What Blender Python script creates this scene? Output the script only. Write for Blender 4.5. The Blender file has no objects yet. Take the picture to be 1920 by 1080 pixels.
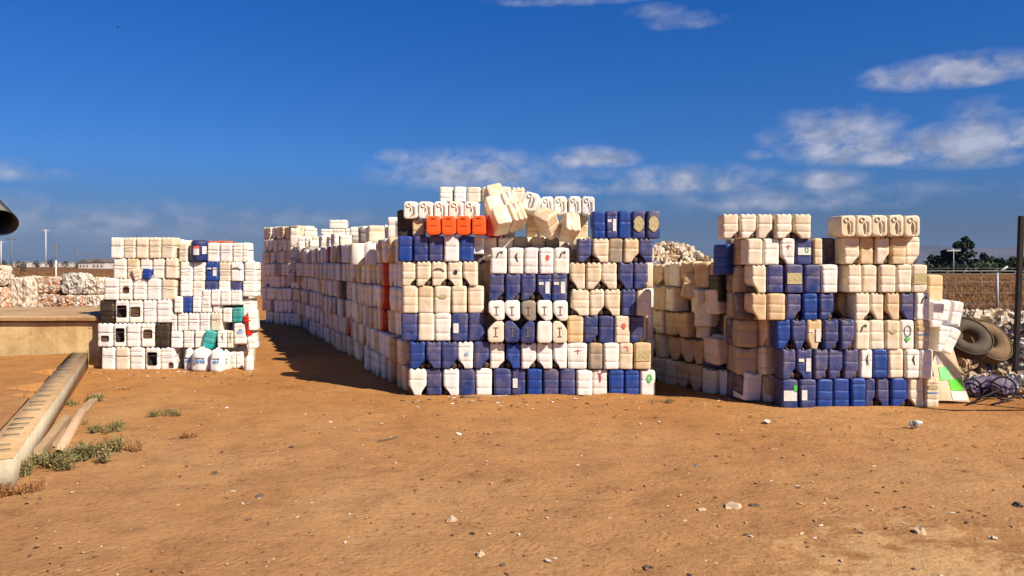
import bpy, bmesh, math, random
from mathutils import Vector, Matrix, noise, Euler
R = math.radians
random.seed(7)
S = bpy.context.scene
COL = S.collection

# ------------------------------------------------------------------ camera, sky, sun, exposure
F = 1400.0      # focal length in pixels of the 1920 px wide photograph
HOR = 495.0     # horizon line in that photograph
CH = 1.85       # eye height
cam_d = bpy.data.cameras.new("camera"); cam = bpy.data.objects.new("camera", cam_d); COL.objects.link(cam)
cam.location = (0, 0, CH); cam.rotation_euler = (R(90), 0, 0)
cam_d.sensor_width = 36; cam_d.lens = F / 1920 * 36
cam_d.shift_y = -(540 - HOR) / 1920
cam_d.clip_start = 0.05; cam_d.clip_end = 60000
S.camera = cam

SUN = Vector((0.775 * math.cos(R(42)), -0.632 * math.cos(R(42)), math.sin(R(42)))).normalized()
EL = math.asin(SUN.z); ROT = math.atan2(SUN.x, SUN.y)
sun_d = bpy.data.lights.new("sun", 'SUN'); sun = bpy.data.objects.new("sun", sun_d); COL.objects.link(sun)
sun_d.energy = 5.0; sun_d.angle = R(0.5); sun_d.color = (1.0, 0.93, 0.80)
sun.rotation_euler = SUN.to_track_quat('Z', 'Y').to_euler()

S.view_settings.view_transform = 'Standard'; S.view_settings.look = 'None'
S.view_settings.exposure = 0.55; S.view_settings.gamma = 1.0
S.cycles.max_bounces = 6; S.cycles.diffuse_bounces = 3; S.cycles.volume_bounces = 0
S.cycles.transparent_max_bounces = 4

W = bpy.data.worlds.new("World"); S.world = W; W.use_nodes = True
def build_world():
    nt = W.node_tree; N = nt.nodes; L = nt.links; N.clear()
    out = N.new('ShaderNodeOutputWorld'); bg = N.new('ShaderNodeBackground')
    sky = N.new('ShaderNodeTexSky'); sky.sky_type = 'NISHITA'; sky.sun_disc = False
    sky.sun_elevation = EL; sky.sun_rotation = ROT; sky.altitude = 300
    sky.air_density = 1.0; sky.dust_density = 0.35; sky.ozone_density = 3.0
    hs = N.new('ShaderNodeHueSaturation'); hs.inputs['Saturation'].default_value = 1.0
    L.new(sky.outputs[0], hs.inputs['Color'])
    tc = N.new('ShaderNodeTexCoord'); sp = N.new('ShaderNodeSeparateXYZ'); L.new(tc.outputs['Generated'], sp.inputs[0])
    def M(op, a, b=None, c=None):
        n = N.new('ShaderNodeMath'); n.operation = op
        for i, v in enumerate((a, b, c)):
            if v is None: continue
            if isinstance(v, (int, float)): n.inputs[i].default_value = v
            else: L.new(v, n.inputs[i])
        return n.outputs[0]
    az = M('ARCTAN2', sp.outputs[0], sp.outputs[1]); el = M('ARCSINE', sp.outputs[2])
    tr = N.new('ShaderNodeValToRGB'); L.new(M('MULTIPLY', el, 2.0), tr.inputs[0]); e_ = tr.color_ramp.elements
    SKYR = [(0.0, (.17,.21,.36)), (.10, (.19,.26,.45)), (.26, (.17,.41,.80)), (.68, (.075,.43,.97)), (1.0, (.06,.28,.60))]
    e_[0].position = SKYR[0][0]; e_[0].color = SKYR[0][1] + (1,); e_[1].position = 1.0; e_[1].color = SKYR[-1][1] + (1,)
    for p_, c_ in SKYR[1:-1]:
        q_ = e_.new(p_); q_.color = c_ + (1,)
    tm = N.new('ShaderNodeMixRGB'); tm.blend_type = 'MULTIPLY'; tm.inputs[0].default_value = 1; L.new(hs.outputs[0], tm.inputs[1]); L.new(tr.outputs[0], tm.inputs[2])
    # noise over azimuth / elevation, stretched sideways
    cv = N.new('ShaderNodeCombineXYZ'); L.new(M('MULTIPLY', az, 1.0), cv.inputs[0]); L.new(M('MULTIPLY', el, 1.55), cv.inputs[1])
    n1 = N.new('ShaderNodeTexNoise'); n1.inputs['Scale'].default_value = 21; n1.inputs['Detail'].default_value = 7
    n1.inputs['Roughness'].default_value = 0.58; n1.inputs['Distortion'].default_value = 0.3
    L.new(cv.outputs[0], n1.inputs['Vector'])
    n2 = N.new('ShaderNodeTexNoise'); n2.inputs['Scale'].default_value = 30; n2.inputs['Detail'].default_value = 5
    L.new(cv.outputs[0], n2.inputs['Vector'])
    clouds = [(1790,140,125,24,1.0),(1560,255,110,38,.72),(1590,283,95,24,1.0),(1690,290,150,20,1.0),(1830,278,130,34,1.1),(880,328,170,36,.85),(1180,352,330,16,.55),(745,297,45,14,.5),
              (1105,302,85,20,.85),(1115,332,50,18,.55),(1290,345,170,26,.75),(1540,342,75,18,.7),(1280,42,80,16,.38),
              (1060,4,150,10,.42),(1850,212,70,20,.42),(1420,293,30,10,.35),(120,420,380,40,.36),(20,325,80,18,.40),
              (1500,378,340,24,.42),(560,410,160,20,.30),(1230,25,60,14,.35)]
    tot = None
    for (px, py, rx, ry, s) in clouds:
        dx = (px - 960) / F; dz = (HOR - py) / F
        a0 = math.atan2(dx, 1); e0 = math.asin(dz / math.sqrt(1 + dx*dx + dz*dz)); k = math.cos(a0)
        u = M('MULTIPLY', M('SUBTRACT', az, a0), F / rx * .92); v = M('MULTIPLY', M('SUBTRACT', el, e0), F / ry * .72)
        # flat base: the lower half falls off faster
        v = M('MULTIPLY', v, M('ADD', 1.0, M('MULTIPLY', M('LESS_THAN', v, 0.0), 0.6)))
        d = M('SQRT', M('ADD', M('MULTIPLY', u, u), M('MULTIPLY', v, v)))
        m = M('MULTIPLY', M('MAXIMUM', M('SUBTRACT', 1.25, d), 0.0), s * 0.98)
        tot = m if tot is None else M('MAXIMUM', tot, m)
    dens = M('MULTIPLY', tot, M('ADD', M('MULTIPLY', n1.outputs[0], 3.6), -0.98))
    dens = M('MULTIPLY', M('SUBTRACT', dens, 0.08), 1.25)
    cl = N.new('ShaderNodeClamp'); L.new(dens, cl.inputs[0]); cl.inputs[2].default_value = 0.80
    rp = N.new('ShaderNodeValToRGB'); L.new(n2.outputs[0], rp.inputs[0])
    rp.color_ramp.elements[0].position = .35; rp.color_ramp.elements[0].color = (2.5, 2.9, 4.0, 1)
    rp.color_ramp.elements[1].position = .65; rp.color_ramp.elements[1].color = (5.0, 5.1, 6.0, 1)
    mx = N.new('ShaderNodeMixRGB'); L.new(cl.outputs[0], mx.inputs[0]); L.new(tm.outputs[0], mx.inputs[1]); L.new(rp.outputs[0], mx.inputs[2])
    L.new(mx.outputs[0], bg.inputs[0]); bg.inputs[1].default_value = 0.075
    L.new(bg.outputs[0], out.inputs[0])
build_world()
W.cycles.sampling_method = 'MANUAL'; W.cycles.sample_map_resolution = 512

# ------------------------------------------------------------------ helpers
def P(px, py, D):                      # a measured picture point at a distance D in metres
    return Vector(((px - 960) / F * D, D, CH - (py - HOR) / F * D))
def tag(o, label=None, cat=None, group=None, kind=None):
    if label: o['label'] = label
    if cat: o['category'] = cat
    if group: o['group'] = group
    if kind: o['kind'] = kind
    return o
def mesh(name, v, f, mats=(), smooth=True, cols=None):
    me = bpy.data.meshes.new(name); me.from_pydata([tuple(x) for x in v], [], f); me.update()
    for m in (mats if isinstance(mats, (list, tuple)) else [mats]): me.materials.append(m)
    if smooth: me.polygons.foreach_set('use_smooth', [True] * len(me.polygons))
    if cols is not None:
        at = me.color_attributes.new('Col', 'FLOAT_COLOR', 'POINT')
        flat = [c for q in cols for c in q]; at.data.foreach_set('color', flat)
    return me
def obj(name, me, parent=None, loc=None, rot=None, color=None):
    o = bpy.data.objects.new(name, me); COL.objects.link(o)
    if parent: o.parent = parent
    if loc is not None: o.location = loc
    if rot is not None: o.rotation_euler = rot
    if color is not None: o.color = color
    return o
def empty(name, loc=(0,0,0), rot=(0,0,0), scale=(1,1,1)):
    o = bpy.data.objects.new(name, None); COL.objects.link(o); o.location = loc; o.rotation_euler = rot; o.scale = scale
    o.empty_display_size = .1
    return o
class MB:
    def __init__(s): s.v = []; s.f = []; s.c = []; s.mi = []
    def add(s, v, f, col=None, M=None):
        b = len(s.v)
        s.v += [M @ Vector(x) for x in v] if M is not None else [Vector(x) for x in v]
        s.f += [tuple(i + b for i in q) for q in f]
        if col is not None: s.c += [col] * len(v)
        return s
    def box(s, c, h, M=None, col=None, bev=0.0):
        x, y, z = c; a, b, d = h
        if bev <= 0:
            v = [(x+i*a, y+j*b, z+k*d) for i in (-1,1) for j in (-1,1) for k in (-1,1)]
            f = [(0,1,3,2),(4,6,7,5),(0,4,5,1),(2,3,7,6),(0,2,6,4),(1,5,7,3)]
            return s.add(v, f, col, M)
        bm = bmesh.new(); bmesh.ops.create_cube(bm, size=1)
        bmesh.ops.scale(bm, vec=(2*a,2*b,2*d), verts=bm.verts)
        bmesh.ops.bevel(bm, geom=bm.edges[:], offset=bev, segments=2, affect='EDGES')
        bm.verts.index_update()
        v = [(w.co.x+x, w.co.y+y, w.co.z+z) for w in bm.verts]; f = [tuple(w.index for w in q.verts) for q in bm.faces]; bm.free()
        return s.add(v, f, col, M)
    def tube(s, pts, rad, n=8, col=None, M=None, closed=False, caps=True):
        pts = [Vector(p) for p in pts]; m = len(pts); v = []; f = []
        rad = rad if isinstance(rad, (list, tuple)) else [rad] * m
        for i, p in enumerate(pts):
            a = pts[(i-1) % m] if (closed or i) else p; b = pts[(i+1) % m] if (closed or i < m-1) else p
            t = (b - a).normalized(); u = t.orthogonal() if abs(t.z) > .95 else t.cross(Vector((0,0,1))); u.normalize(); w = t.cross(u)
            for k in range(n):
                an = 2*math.pi*k/n; v.append(p + (u*math.cos(an) + w*math.sin(an)) * rad[i])
        for i in range(m if closed else m-1):
            j = (i+1) % m
            for k in range(n): f.append((i*n+k, i*n+(k+1)%n, j*n+(k+1)%n, j*n+k))
        if caps and not closed: f.append(tuple(range(n))[::-1]); f.append(tuple((m-1)*n+k for k in range(n)))
        return s.add(v, f, col, M)
    def build(s, name, mats, parent=None, smooth=True, **kw):
        return obj(name, mesh(name, s.v, s.f, mats, smooth, s.c if s.c else None), parent, **kw)

# ------------------------------------------------------------------ materials
def mat(name):
    m = bpy.data.materials.new(name); m.use_nodes = True; nt = m.node_tree
    return m, nt.nodes, nt.links, nt.nodes['Principled BSDF']
def ramp(N, L, src, stops):
    r = N.new('ShaderNodeValToRGB'); L.new(src, r.inputs[0]); e = r.color_ramp.elements
    while len(e) > 1: e.remove(e[-1])
    e[0].position = stops[0][0]; e[0].color = tuple(stops[0][1]) + (1,)
    for p, c in stops[1:]:
        q = e.new(p); q.color = tuple(c) + (1,)
    return r.outputs[0]
def noise_n(N, L, vec, scale, detail=5, rough=.55, dist=0):
    n = N.new('ShaderNodeTexNoise'); n.inputs['Scale'].default_value = scale; n.inputs['Detail'].default_value = detail
    n.inputs['Roughness'].default_value = rough; n.inputs['Distortion'].default_value = dist
    if vec is not None: L.new(vec, n.inputs['Vector'])
    return n.outputs[0]
def bump(N, L, src, bs, strength, dist=.01, prev=None):
    b = N.new('ShaderNodeBump'); b.inputs['Strength'].default_value = strength; b.inputs['Distance'].default_value = dist
    L.new(src, b.inputs['Height'])
    if prev is not None: L.new(prev, b.inputs['Normal'])
    if bs is not None: L.new(b.outputs[0], bs.inputs['Normal'])
    return b.outputs[0]
def mixc(N, L, fac, a, b, mode='MIX'):
    n = N.new('ShaderNodeMixRGB'); n.blend_type = mode
    for i, v in enumerate((fac, a, b)):
        if isinstance(v, (int, float)): n.inputs[i].default_value = v
        elif isinstance(v, tuple): n.inputs[i].default_value = v + (1,)
        else: L.new(v, n.inputs[i])
    return n.outputs[0]
def mth(N, L, op, a, b=0.0):
    n = N.new('ShaderNodeMath'); n.operation = op
    for i, v in enumerate((a, b)):
        if isinstance(v, (int, float)): n.inputs[i].default_value = v
        else: L.new(v, n.inputs[i])
    return n.outputs[0]

def plastic(name, use_attr=False):
    m, N, L, b = mat(name)
    tc = N.new('ShaderNodeTexCoord')
    if use_attr:
        at = N.new('ShaderNodeAttribute'); at.attribute_name = 'Col'; col = at.outputs['Color']; al = at.outputs['Alpha']
        geo = N.new('ShaderNodeNewGeometry'); vec = tc.outputs['Object']
        hi = None
    else:
        oi = N.new('ShaderNodeObjectInfo'); col = oi.outputs['Color']; al = oi.outputs['Alpha']
        ad = N.new('ShaderNodeVectorMath'); ad.operation = 'ADD'
        sc = N.new('ShaderNodeVectorMath'); sc.operation = 'SCALE'; sc.inputs[0].default_value = (37, 91, 53); L.new(oi.outputs['Random'], sc.inputs['Scale'])
        L.new(tc.outputs['Object'], ad.inputs[0]); L.new(sc.outputs[0], ad.inputs[1]); vec = ad.outputs[0]
        sp = N.new('ShaderNodeSeparateXYZ'); L.new(tc.outputs['Object'], sp.inputs[0])
        # settled dust lies thicker near the shoulder than near the base
        hi = mth(N, L, 'MULTIPLY', mth(N, L, 'SUBTRACT', sp.outputs[2], .13), 1.1)
    n1 = noise_n(N, L, vec, 7, 4, .6, .4); n2 = noise_n(N, L, vec, 60, 4, .6)
    mp = N.new('ShaderNodeMapping'); mp.inputs['Scale'].default_value = (45, 45, 3); L.new(vec, mp.inputs[0])
    n3 = noise_n(N, L, mp.outputs[0], 1, 3, .5)
    d = mth(N, L, 'ADD', mth(N, L, 'MULTIPLY', n1, 3.0), mth(N, L, 'MULTIPLY', n3, .6))
    if hi is not None: d = mth(N, L, 'ADD', d, hi)
    d = mth(N, L, 'SUBTRACT', d, 1.15)
    d = mth(N, L, 'MULTIPLY', d, al)
    cl = N.new('ShaderNodeClamp'); L.new(d, cl.inputs[0]); cl.inputs[2].default_value = .86
    dust = mixc(N, L, n2, (.56, .345, .150), (.66, .46, .235))
    c = mixc(N, L, cl.outputs[0], col, dust)
    yl = ramp(N, L, noise_n(N, L, vec, 3.2, 3, .5), [(.35, (1,1,1)), (.62, (1.0,.955,.86)), (.8, (.93,.84,.68))]); c = mixc(N, L, .55, c, yl, 'MULTIPLY')
    dr = ramp(N, L, n3, [(.0, (1,1,1)), (.60, (1,1,1)), (.74, (.80,.72,.62))]); c = mixc(N, L, .7, c, dr, 'MULTIPLY')
    # scuffs
    sc2 = ramp(N, L, n2, [(.0, (1,1,1)), (.62, (1,1,1)), (.80, (.70,.66,.62))])
    c = mixc(N, L, .8, c, sc2, 'MULTIPLY')
    L.new(c, b.inputs['Base Color'])
    r = mth(N, L, 'ADD', mth(N, L, 'MULTIPLY', cl.outputs[0], .35), .42); L.new(r, b.inputs['Roughness'])
    b.inputs['Specular IOR Level'].default_value = .35
    bump(N, L, mth(N, L, 'ADD', n1, mth(N, L, 'MULTIPLY', n2, .12)), b, .35, .012)
    return m
M_CAN = plastic('jerrycan_plastic'); M_CANS = plastic('jerrycan_plastic_mixed', True)

def simple(name, c1, c2=None, scale=8, rough=.7, bmp=.3, bd=.01, metal=0, coord='Object', detail=5, stretch=None):
    m, N, L, b = mat(name); tc = N.new('ShaderNodeTexCoord'); vec = tc.outputs[coord]
    if stretch:
        mp = N.new('ShaderNodeMapping'); mp.inputs['Scale'].default_value = stretch; L.new(vec, mp.inputs[0]); vec = mp.outputs[0]
    n = noise_n(N, L, vec, scale, detail, .6)
    L.new(ramp(N, L, n, [(.3, c1), (.7, c2 or c1)]), b.inputs['Base Color'])
    b.inputs['Roughness'].default_value = rough; b.inputs['Metallic'].default_value = metal
    if bmp: bump(N, L, n, b, bmp, bd)
    return m
def attrmat(name, rough=.7, scale=20, bmp=.5, bd=.02, trans=0):
    m, N, L, b = mat(name); tc = N.new('ShaderNodeTexCoord'); at = N.new('ShaderNodeAttribute'); at.attribute_name = 'Col'
    n = noise_n(N, L, tc.outputs['Object'], scale, 5, .6)
    c = mixc(N, L, .7, at.outputs['Color'], ramp(N, L, n, [(.25, (.55,.5,.45)), (.6, (1,1,1))]), 'MULTIPLY')
    L.new(c, b.inputs['Base Color']); b.inputs['Roughness'].default_value = rough
    if bmp: bump(N, L, n, b, bmp, bd)
    return m
M_DARK = simple('painted_hole_shade', (.02,.014,.010), (.05,.03,.02), 12, .8)  # near-black colour stands for the shade inside holes and bores
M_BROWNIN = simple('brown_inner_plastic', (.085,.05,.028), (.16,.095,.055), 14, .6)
M_SPOUT = simple('dark_spout_plastic', (.035,.018,.010), (.10,.055,.03), 14, .6)  # dark brown, for the piece in the gap under the cut shoulder
M_RIB = simple('grime_and_shade_groove', (.16,.10,.06), (.34,.24,.15), 30, .8)  # brown paints both grime and the shading of the recessed base mark
M_PAPER = simple('faded_paper', (.62,.58,.50), (.80,.78,.72), 30, .7, .1)
M_GOLD = simple('faded_gold_paper', (.34,.26,.10), (.62,.50,.26), 25, .7, .1)
M_INK = simple('black_paint', (.02,.02,.02), (.06,.05,.05), 40, .6, 0)
M_RED = simple('red_paint', (.75,.06,.04), (.85,.16,.12), 40, .6, 0)
M_MAG = simple('magenta_paint', (.45,.03,.10), (.6,.08,.16), 40, .6, 0)
M_GREEN = simple('green_paint', (.06,.50,.05), (.12,.62,.12), 40, .6, 0)
M_BLUEP = simple('blue_print', (.05,.20,.50), (.12,.32,.60), 40, .6, 0)
M_STRAP = simple('dark_strap', (.10,.08,.07), (.16,.13,.11), 40, .7, 0)
M_RUB = simple('tyre_rubber', (.035,.024,.014), (.085,.055,.028), 7, .8, .4)
M_RUB2 = simple('dusty_rubber', (.12,.068,.030), (.20,.120,.056), 7, .9, .4)
M_BLACKM = simple('black_steel', (.006,.004,.004), (.016,.008,.006), 9, .85, .2)
M_GALV = simple('galvanised_steel', (.40,.38,.34), (.55,.52,.47), 9, .5, .1)
M_WOODP = simple('weathered_pole_wood', (.12,.10,.09), (.20,.17,.14), 5, .9, .2)
M_PALEP = simple('pale_concrete_pole', (.50,.47,.43), (.62,.60,.56), 5, .9, .2)
M_PLANK = simple('weathered_plank', (.30,.19,.10), (.46,.31,.17), 3, .85, .3, stretch=(1,12,12))
M_PIPE = simple('dusty_pipe', (.40,.25,.15), (.52,.34,.21), 6, .8, .2)
M_BPIPE = simple('black_pipe', (.008,.008,.008), (.030,.027,.024), 5, .5, .2)
M_STONE = simple('pale_stone', (.42,.28,.17), (.62,.46,.30), 12, .9, .5)
M_DSTONE = simple('dark_chip', (.08,.05,.035), (.15,.10,.07), 12, .9, .5)
M_PURP = simple('purple_plastic', (.04,.016,.062), (.09,.045,.11), 9, .6, .4)
M_BARK = simple('bark', (.10,.07,.05), (.18,.13,.09), 8, .9, .5)

def leafmat(name, c1, c2, scale=3):
    m, N, L, b = mat(name); tc = N.new('ShaderNodeTexCoord'); n = noise_n(N, L, tc.outputs['Object'], scale, 4)
    L.new(ramp(N, L, n, [(.35, c1), (.65, c2)]), b.inputs['Base Color']); b.inputs['Roughness'].default_value = .7
    return m
M_LEAFD = leafmat('dark_foliage', (.012,.022,.012), (.035,.050,.022), .6)
M_LEAFG = leafmat('green_foliage', (.022,.045,.010), (.05,.085,.022), .6)
M_LEAFF = leafmat('far_foliage', (.035,.040,.025), (.07,.07,.04), .3)
M_WEED = leafmat('weed_leaf', (.085,.085,.022), (.27,.20,.075), 9)
M_DRYW = leafmat('dry_weed', (.24,.10,.03), (.40,.20,.07), 9)
M_GRASS = leafmat('dry_grass', (.17,.072,.022), (.30,.145,.045), .25)

def ground_mat():
    m, N, L, b = mat('yard_dirt'); tc = N.new('ShaderNodeTexCoord'); v = tc.outputs['Object']
    big = noise_n(N, L, v, .35, 4, .55, .5); med = noise_n(N, L, v, 2.2, 6, .65, .3); fine = noise_n(N, L, v, 22, 6, .7)
    gr = noise_n(N, L, v, 140, 3, .6)
    mp = N.new('ShaderNodeMapping'); mp.inputs['Scale'].default_value = (1.0, 1.35, 1); mp.inputs['Rotation'].default_value = (0,0,R(24)); L.new(v, mp.inputs[0])
    st = noise_n(N, L, mp.outputs[0], 4.2, 8, .68, .25)
    c = ramp(N, L, big, [(.30, (.40,.185,.072)), (.55, (.465,.235,.100)), (.75, (.52,.285,.135))])
    c = mixc(N, L, .75, c, ramp(N, L, med, [(.28, (.70,.66,.62)), (.5, (1,1,1)), (.75, (1.10,1.08,1.05))]), 'MULTIPLY')
    c = mixc(N, L, .75, c, ramp(N, L, st, [(.30, (.70,.66,.62)), (.46, (1,1,1)), (.72, (1.10,1.08,1.04))]), 'MULTIPLY')
    c = mixc(N, L, .8, c, ramp(N, L, fine, [(.30, (.55,.50,.46)), (.45, (1,1,1)), (.66, (1,1,1)), (.80, (1.28,1.24,1.18))]), 'MULTIPLY')
    c = mixc(N, L, .5, c, ramp(N, L, gr, [(.30, (.55,.52,.5)), (.5, (1,1,1)), (.75, (1.25,1.25,1.25))]), 'MULTIPLY')
    # pale dry sand patch with a ragged edge near the lower corner
    vd = N.new('ShaderNodeVectorMath'); vd.operation = 'DISTANCE'; vd.inputs[1].default_value = (2.6, 4.3, 0)
    L.new(v, vd.inputs[0]); pm = mth(N, L, 'SUBTRACT', mth(N, L, 'ADD', 1.0, mth(N, L, 'MULTIPLY', mth(N, L, 'SUBTRACT', st, .5), 5.0)), vd.outputs['Value'])
    cl = N.new('ShaderNodeClamp'); L.new(pm, cl.inputs[0]); cl.inputs[2].default_value = .55
    c = mixc(N, L, cl.outputs[0], c, (.62, .38, .18))
    sy = N.new('ShaderNodeSeparateXYZ'); L.new(v, sy.inputs[0])      # oranger, finer soil further into the yard
    o1 = mth(N, L, 'MULTIPLY', mth(N, L, 'SUBTRACT', mth(N, L, 'ADD', sy.outputs[1], mth(N, L, 'MULTIPLY', med, 4.0)), 8.5), .22); oc = N.new('ShaderNodeClamp'); L.new(o1, oc.inputs[0])
    c = mixc(N, L, oc.outputs[0], c, mixc(N, L, 1.0, c, (1.02, .90, .66), 'MULTIPLY'))
    pit = noise_n(N, L, mp.outputs[0], 15, 5, .62, .2)
    c = mixc(N, L, .85, c, ramp(N, L, pit, [(.30, (.38,.30,.24)), (.38, (1,1,1))]), 'MULTIPLY')
    c = mixc(N, L, 1.0, c, (.89,.905,.89), 'MULTIPLY')
    L.new(c, b.inputs['Base Color']); b.inputs['Roughness'].default_value = .95; b.inputs['Specular IOR Level'].default_value = .15
    trk = None
    for (ang, off, hw) in ((-8, 3.35, .13), (-8, 4.9, .12), (14, 6.1, .12)):
        m2 = N.new('ShaderNodeMapping'); m2.inputs['Rotation'].default_value = (0,0,R(ang)); L.new(v, m2.inputs[0]); s2 = N.new('ShaderNodeSeparateXYZ'); L.new(m2.outputs[0], s2.inputs[0])
        band = mth(N, L, 'LESS_THAN', mth(N, L, 'ABSOLUTE', mth(N, L, 'SUBTRACT', s2.outputs[1], off)), hw)
        sw = mth(N, L, 'SINE', mth(N, L, 'MULTIPLY', mth(N, L, 'ADD', s2.outputs[0], mth(N, L, 'MULTIPLY', mth(N, L, 'ABSOLUTE', mth(N, L, 'SUBTRACT', s2.outputs[1], off)), .8)), 95.0))
        gate = mth(N, L, 'GREATER_THAN', med, .50)
        t_ = mth(N, L, 'MULTIPLY', mth(N, L, 'MULTIPLY', band, gate), sw); trk = t_ if trk is None else mth(N, L, 'ADD', trk, t_)
    p = bump(N, L, trk, None, .18, .010); p = bump(N, L, pit, None, .6, .03, p); p = bump(N, L, st, None, .5, .05, p); p = bump(N, L, fine, None, .55, .018, p)
    bump(N, L, gr, b, .5, .004, p)
    return m
M_GROUND = ground_mat()
def field_mat():
    m, N, L, b = mat('dry_field'); tc = N.new('ShaderNodeTexCoord'); v = tc.outputs['Object']
    a = noise_n(N, L, v, .06, 5, .6); d = noise_n(N, L, v, 1.2, 5, .7)
    c = ramp(N, L, a, [(.3, (.13,.060,.022)), (.55, (.20,.095,.036)), (.75, (.28,.14,.055))])
    c = mixc(N, L, .8, c, ramp(N, L, d, [(.3, (.5,.5,.5)), (.6, (1.1,1.1,1.1))]), 'MULTIPLY')
    L.new(c, b.inputs['Base Color']); b.inputs['Roughness'].default_value = .95; b.inputs['Specular IOR Level'].default_value = .1
    bump(N, L, d, b, .6, .2)
    return m
M_FIELD = field_mat()
def conc_mat(name, c1, c2, c3):
    m, N, L, b = mat(name); tc = N.new('ShaderNodeTexCoord'); v = tc.outputs['Object']
    a = noise_n(N, L, v, 1.3, 6, .65, .6); d = noise_n(N, L, v, 25, 4, .6)
    mp = N.new('ShaderNodeMapping'); mp.inputs['Scale'].default_value = (9, 9, .8); L.new(v, mp.inputs[0]); s = noise_n(N, L, mp.outputs[0], 1, 4, .6)
    c = ramp(N, L, a, [(.28, c1), (.5, c2), (.72, c3)])
    c = mixc(N, L, .6, c, ramp(N, L, s, [(.3, (.78,.74,.70)), (.6, (1.05,1.05,1.05))]), 'MULTIPLY')
    c = mixc(N, L, .6, c, ramp(N, L, d, [(.3, (.75,.75,.75)), (.55, (1.05,1.05,1.05))]), 'MULTIPLY')
    L.new(c, b.inputs['Base Color']); b.inputs['Roughness'].default_value = .9
    p = bump(N, L, a, None, .25, .03); bump(N, L, d, b, .4, .008, p)
    return m
M_WALL = conc_mat('stained_concrete', (.36,.20,.08), (.62,.41,.17), (.78,.57,.28))
M_KERB = conc_mat('grey_concrete', (.34,.27,.18), (.46,.38,.26), (.52,.44,.31))
M_CAP = conc_mat('dusty_concrete', (.34,.19,.085), (.44,.27,.13), (.50,.33,.18))
def ridge_mat():
    m, N, L, b = mat('hill_scrub'); tc = N.new('ShaderNodeTexCoord'); a = noise_n(N, L, tc.outputs['Object'], .0022, 6, .6)
    L.new(ramp(N, L, a, [(.35, (.035,.032,.032)), (.6, (.09,.075,.065))]), b.inputs['Base Color']); b.inputs['Roughness'].default_value = 1
    return m
M_HILL = ridge_mat()

# ------------------------------------------------------------------ setting: ground, field, hills
DRIFT = (10.45, 9.56, 13.03)
def ground():
    xs = [-14000,-3000,-600,-150,-60,-30,-18] + [-14 + .08*i for i in range(0, 351)] + [18,30,60,150,600,3000,14000]
    ys = [-40,-10,-2,1] + [2.2 + .06*i for i in range(0, 167)] + [12.4+.3*i for i in range(0, 50)] + [30,40,60,100,200,500,1500,5000,14000]
    v = []; f = []; nx = len(xs)
    for y in ys:
        for x in xs:
            z = 0
            if abs(x) < 14.5 and 1 < y < 27:
                z = .022*noise.noise(Vector((x*.9, y*.9, 3))) + .016*noise.noise(Vector((x*2.6, y*2.6, 9))) + (.011*noise.noise(Vector((x*6, y*6, 1))) + .009*noise.noise(Vector((x*13, y*13, 5)))) * (.35+.65*min(1, max(0, noise.noise(Vector((x*.7, y*.7, 8)))*2.5+.5)))
                if y > 9.2: z *= .5
                for (xa, xb, yd) in ((-1.55, 2.1, DRIFT[0]), (3.2, 5.5, DRIFT[1]), (-7.3, -4.6, DRIFT[2])):      # blown soil banked against the foot of the stacks
                    if xa-.1 < x < xb+.1 and abs(y-yd) < .16: z += .030*max(0, .45+noise.noise(Vector((x*2.3, yd, 4)))*1.6)*(1-abs(y-yd)/.16)
            v.append((x, y, z))
    for j in range(len(ys)-1):
        for i in range(nx-1):
            a = j*nx+i; f.append((a, a+1, a+1+nx, a+nx))
    o = obj('ground', mesh('ground', v, f, M_GROUND)); tag(o, kind='structure')
ground()
def field():
    # right field begins behind the yard fence, left field behind the bales; one sheet each lying 4 cm above the earth with a ragged rim
    for nm, x0, x1, y0 in (('field', -900, -9, 46), ('field', 8, 900, 23)):
        mb = MB(); n = 60; pts = []
        for i in range(n+1):
            x = x0 + (x1-x0) * ((i/n)**2.2 if x0 > 0 else 1-(1-i/n)**2.2)
            pts.append((x, y0 + 1.5*noise.noise(Vector((x*.3, 1, 2))), .03))
        v = pts + [(p[0], p[1]+1.5, .06) for p in pts] + [(p[0], 3000, .06) for p in pts]
        f = [(i, i+1, n+2+i, n+1+i) for i in range(n)] + [(n+1+i, n+2+i, 2*n+3+i, 2*n+2+i) for i in range(n)]
        tag(obj('field', mesh('field', v, f, M_FIELD)), kind='structure')
field()
def hills():
    prof = [(-9500,9),(-7000,8),(-4500,14),(-1500,10),(0,20),(2500,60),(3600,150),(4300,210),(4780,225),(5200,215),(5600,190),(6000,205),(6300,225),(6700,230),(7300,220),(8200,230),(9600,200)]
    v = []; f = []; n = 240
    def H(x):
        for (a, ha), (b, hb) in zip(prof, prof[1:]):
            if a <= x <= b: t = (x-a)/(b-a); t = t*t*(3-2*t); return ha+(hb-ha)*t
        return 10
    rows = 10
    for j in range(rows+1):
        t = j/rows
        for i in range(n+1):
            x = -9500 + 19100*i/n
            h = H(x) * math.sin(t*math.pi/2)**.8 + (30*noise.noise(Vector((x*.0016, t*3, 0))) + 12*noise.noise(Vector((x*.006, t*5, 4)))) * t * (1 if x > 1500 else .15)
            v.append((x, 7400 + 1500*t, h - 4 + (0 if t > 0 else 4)))
    for j in range(rows):
        for i in range(n):
            a = j*(n+1)+i; f.append((a, a+1, a+n+2, a+n+1))
    tag(obj('hills', mesh('hills', v, f, M_HILL)), kind='structure')
hills()

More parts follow.
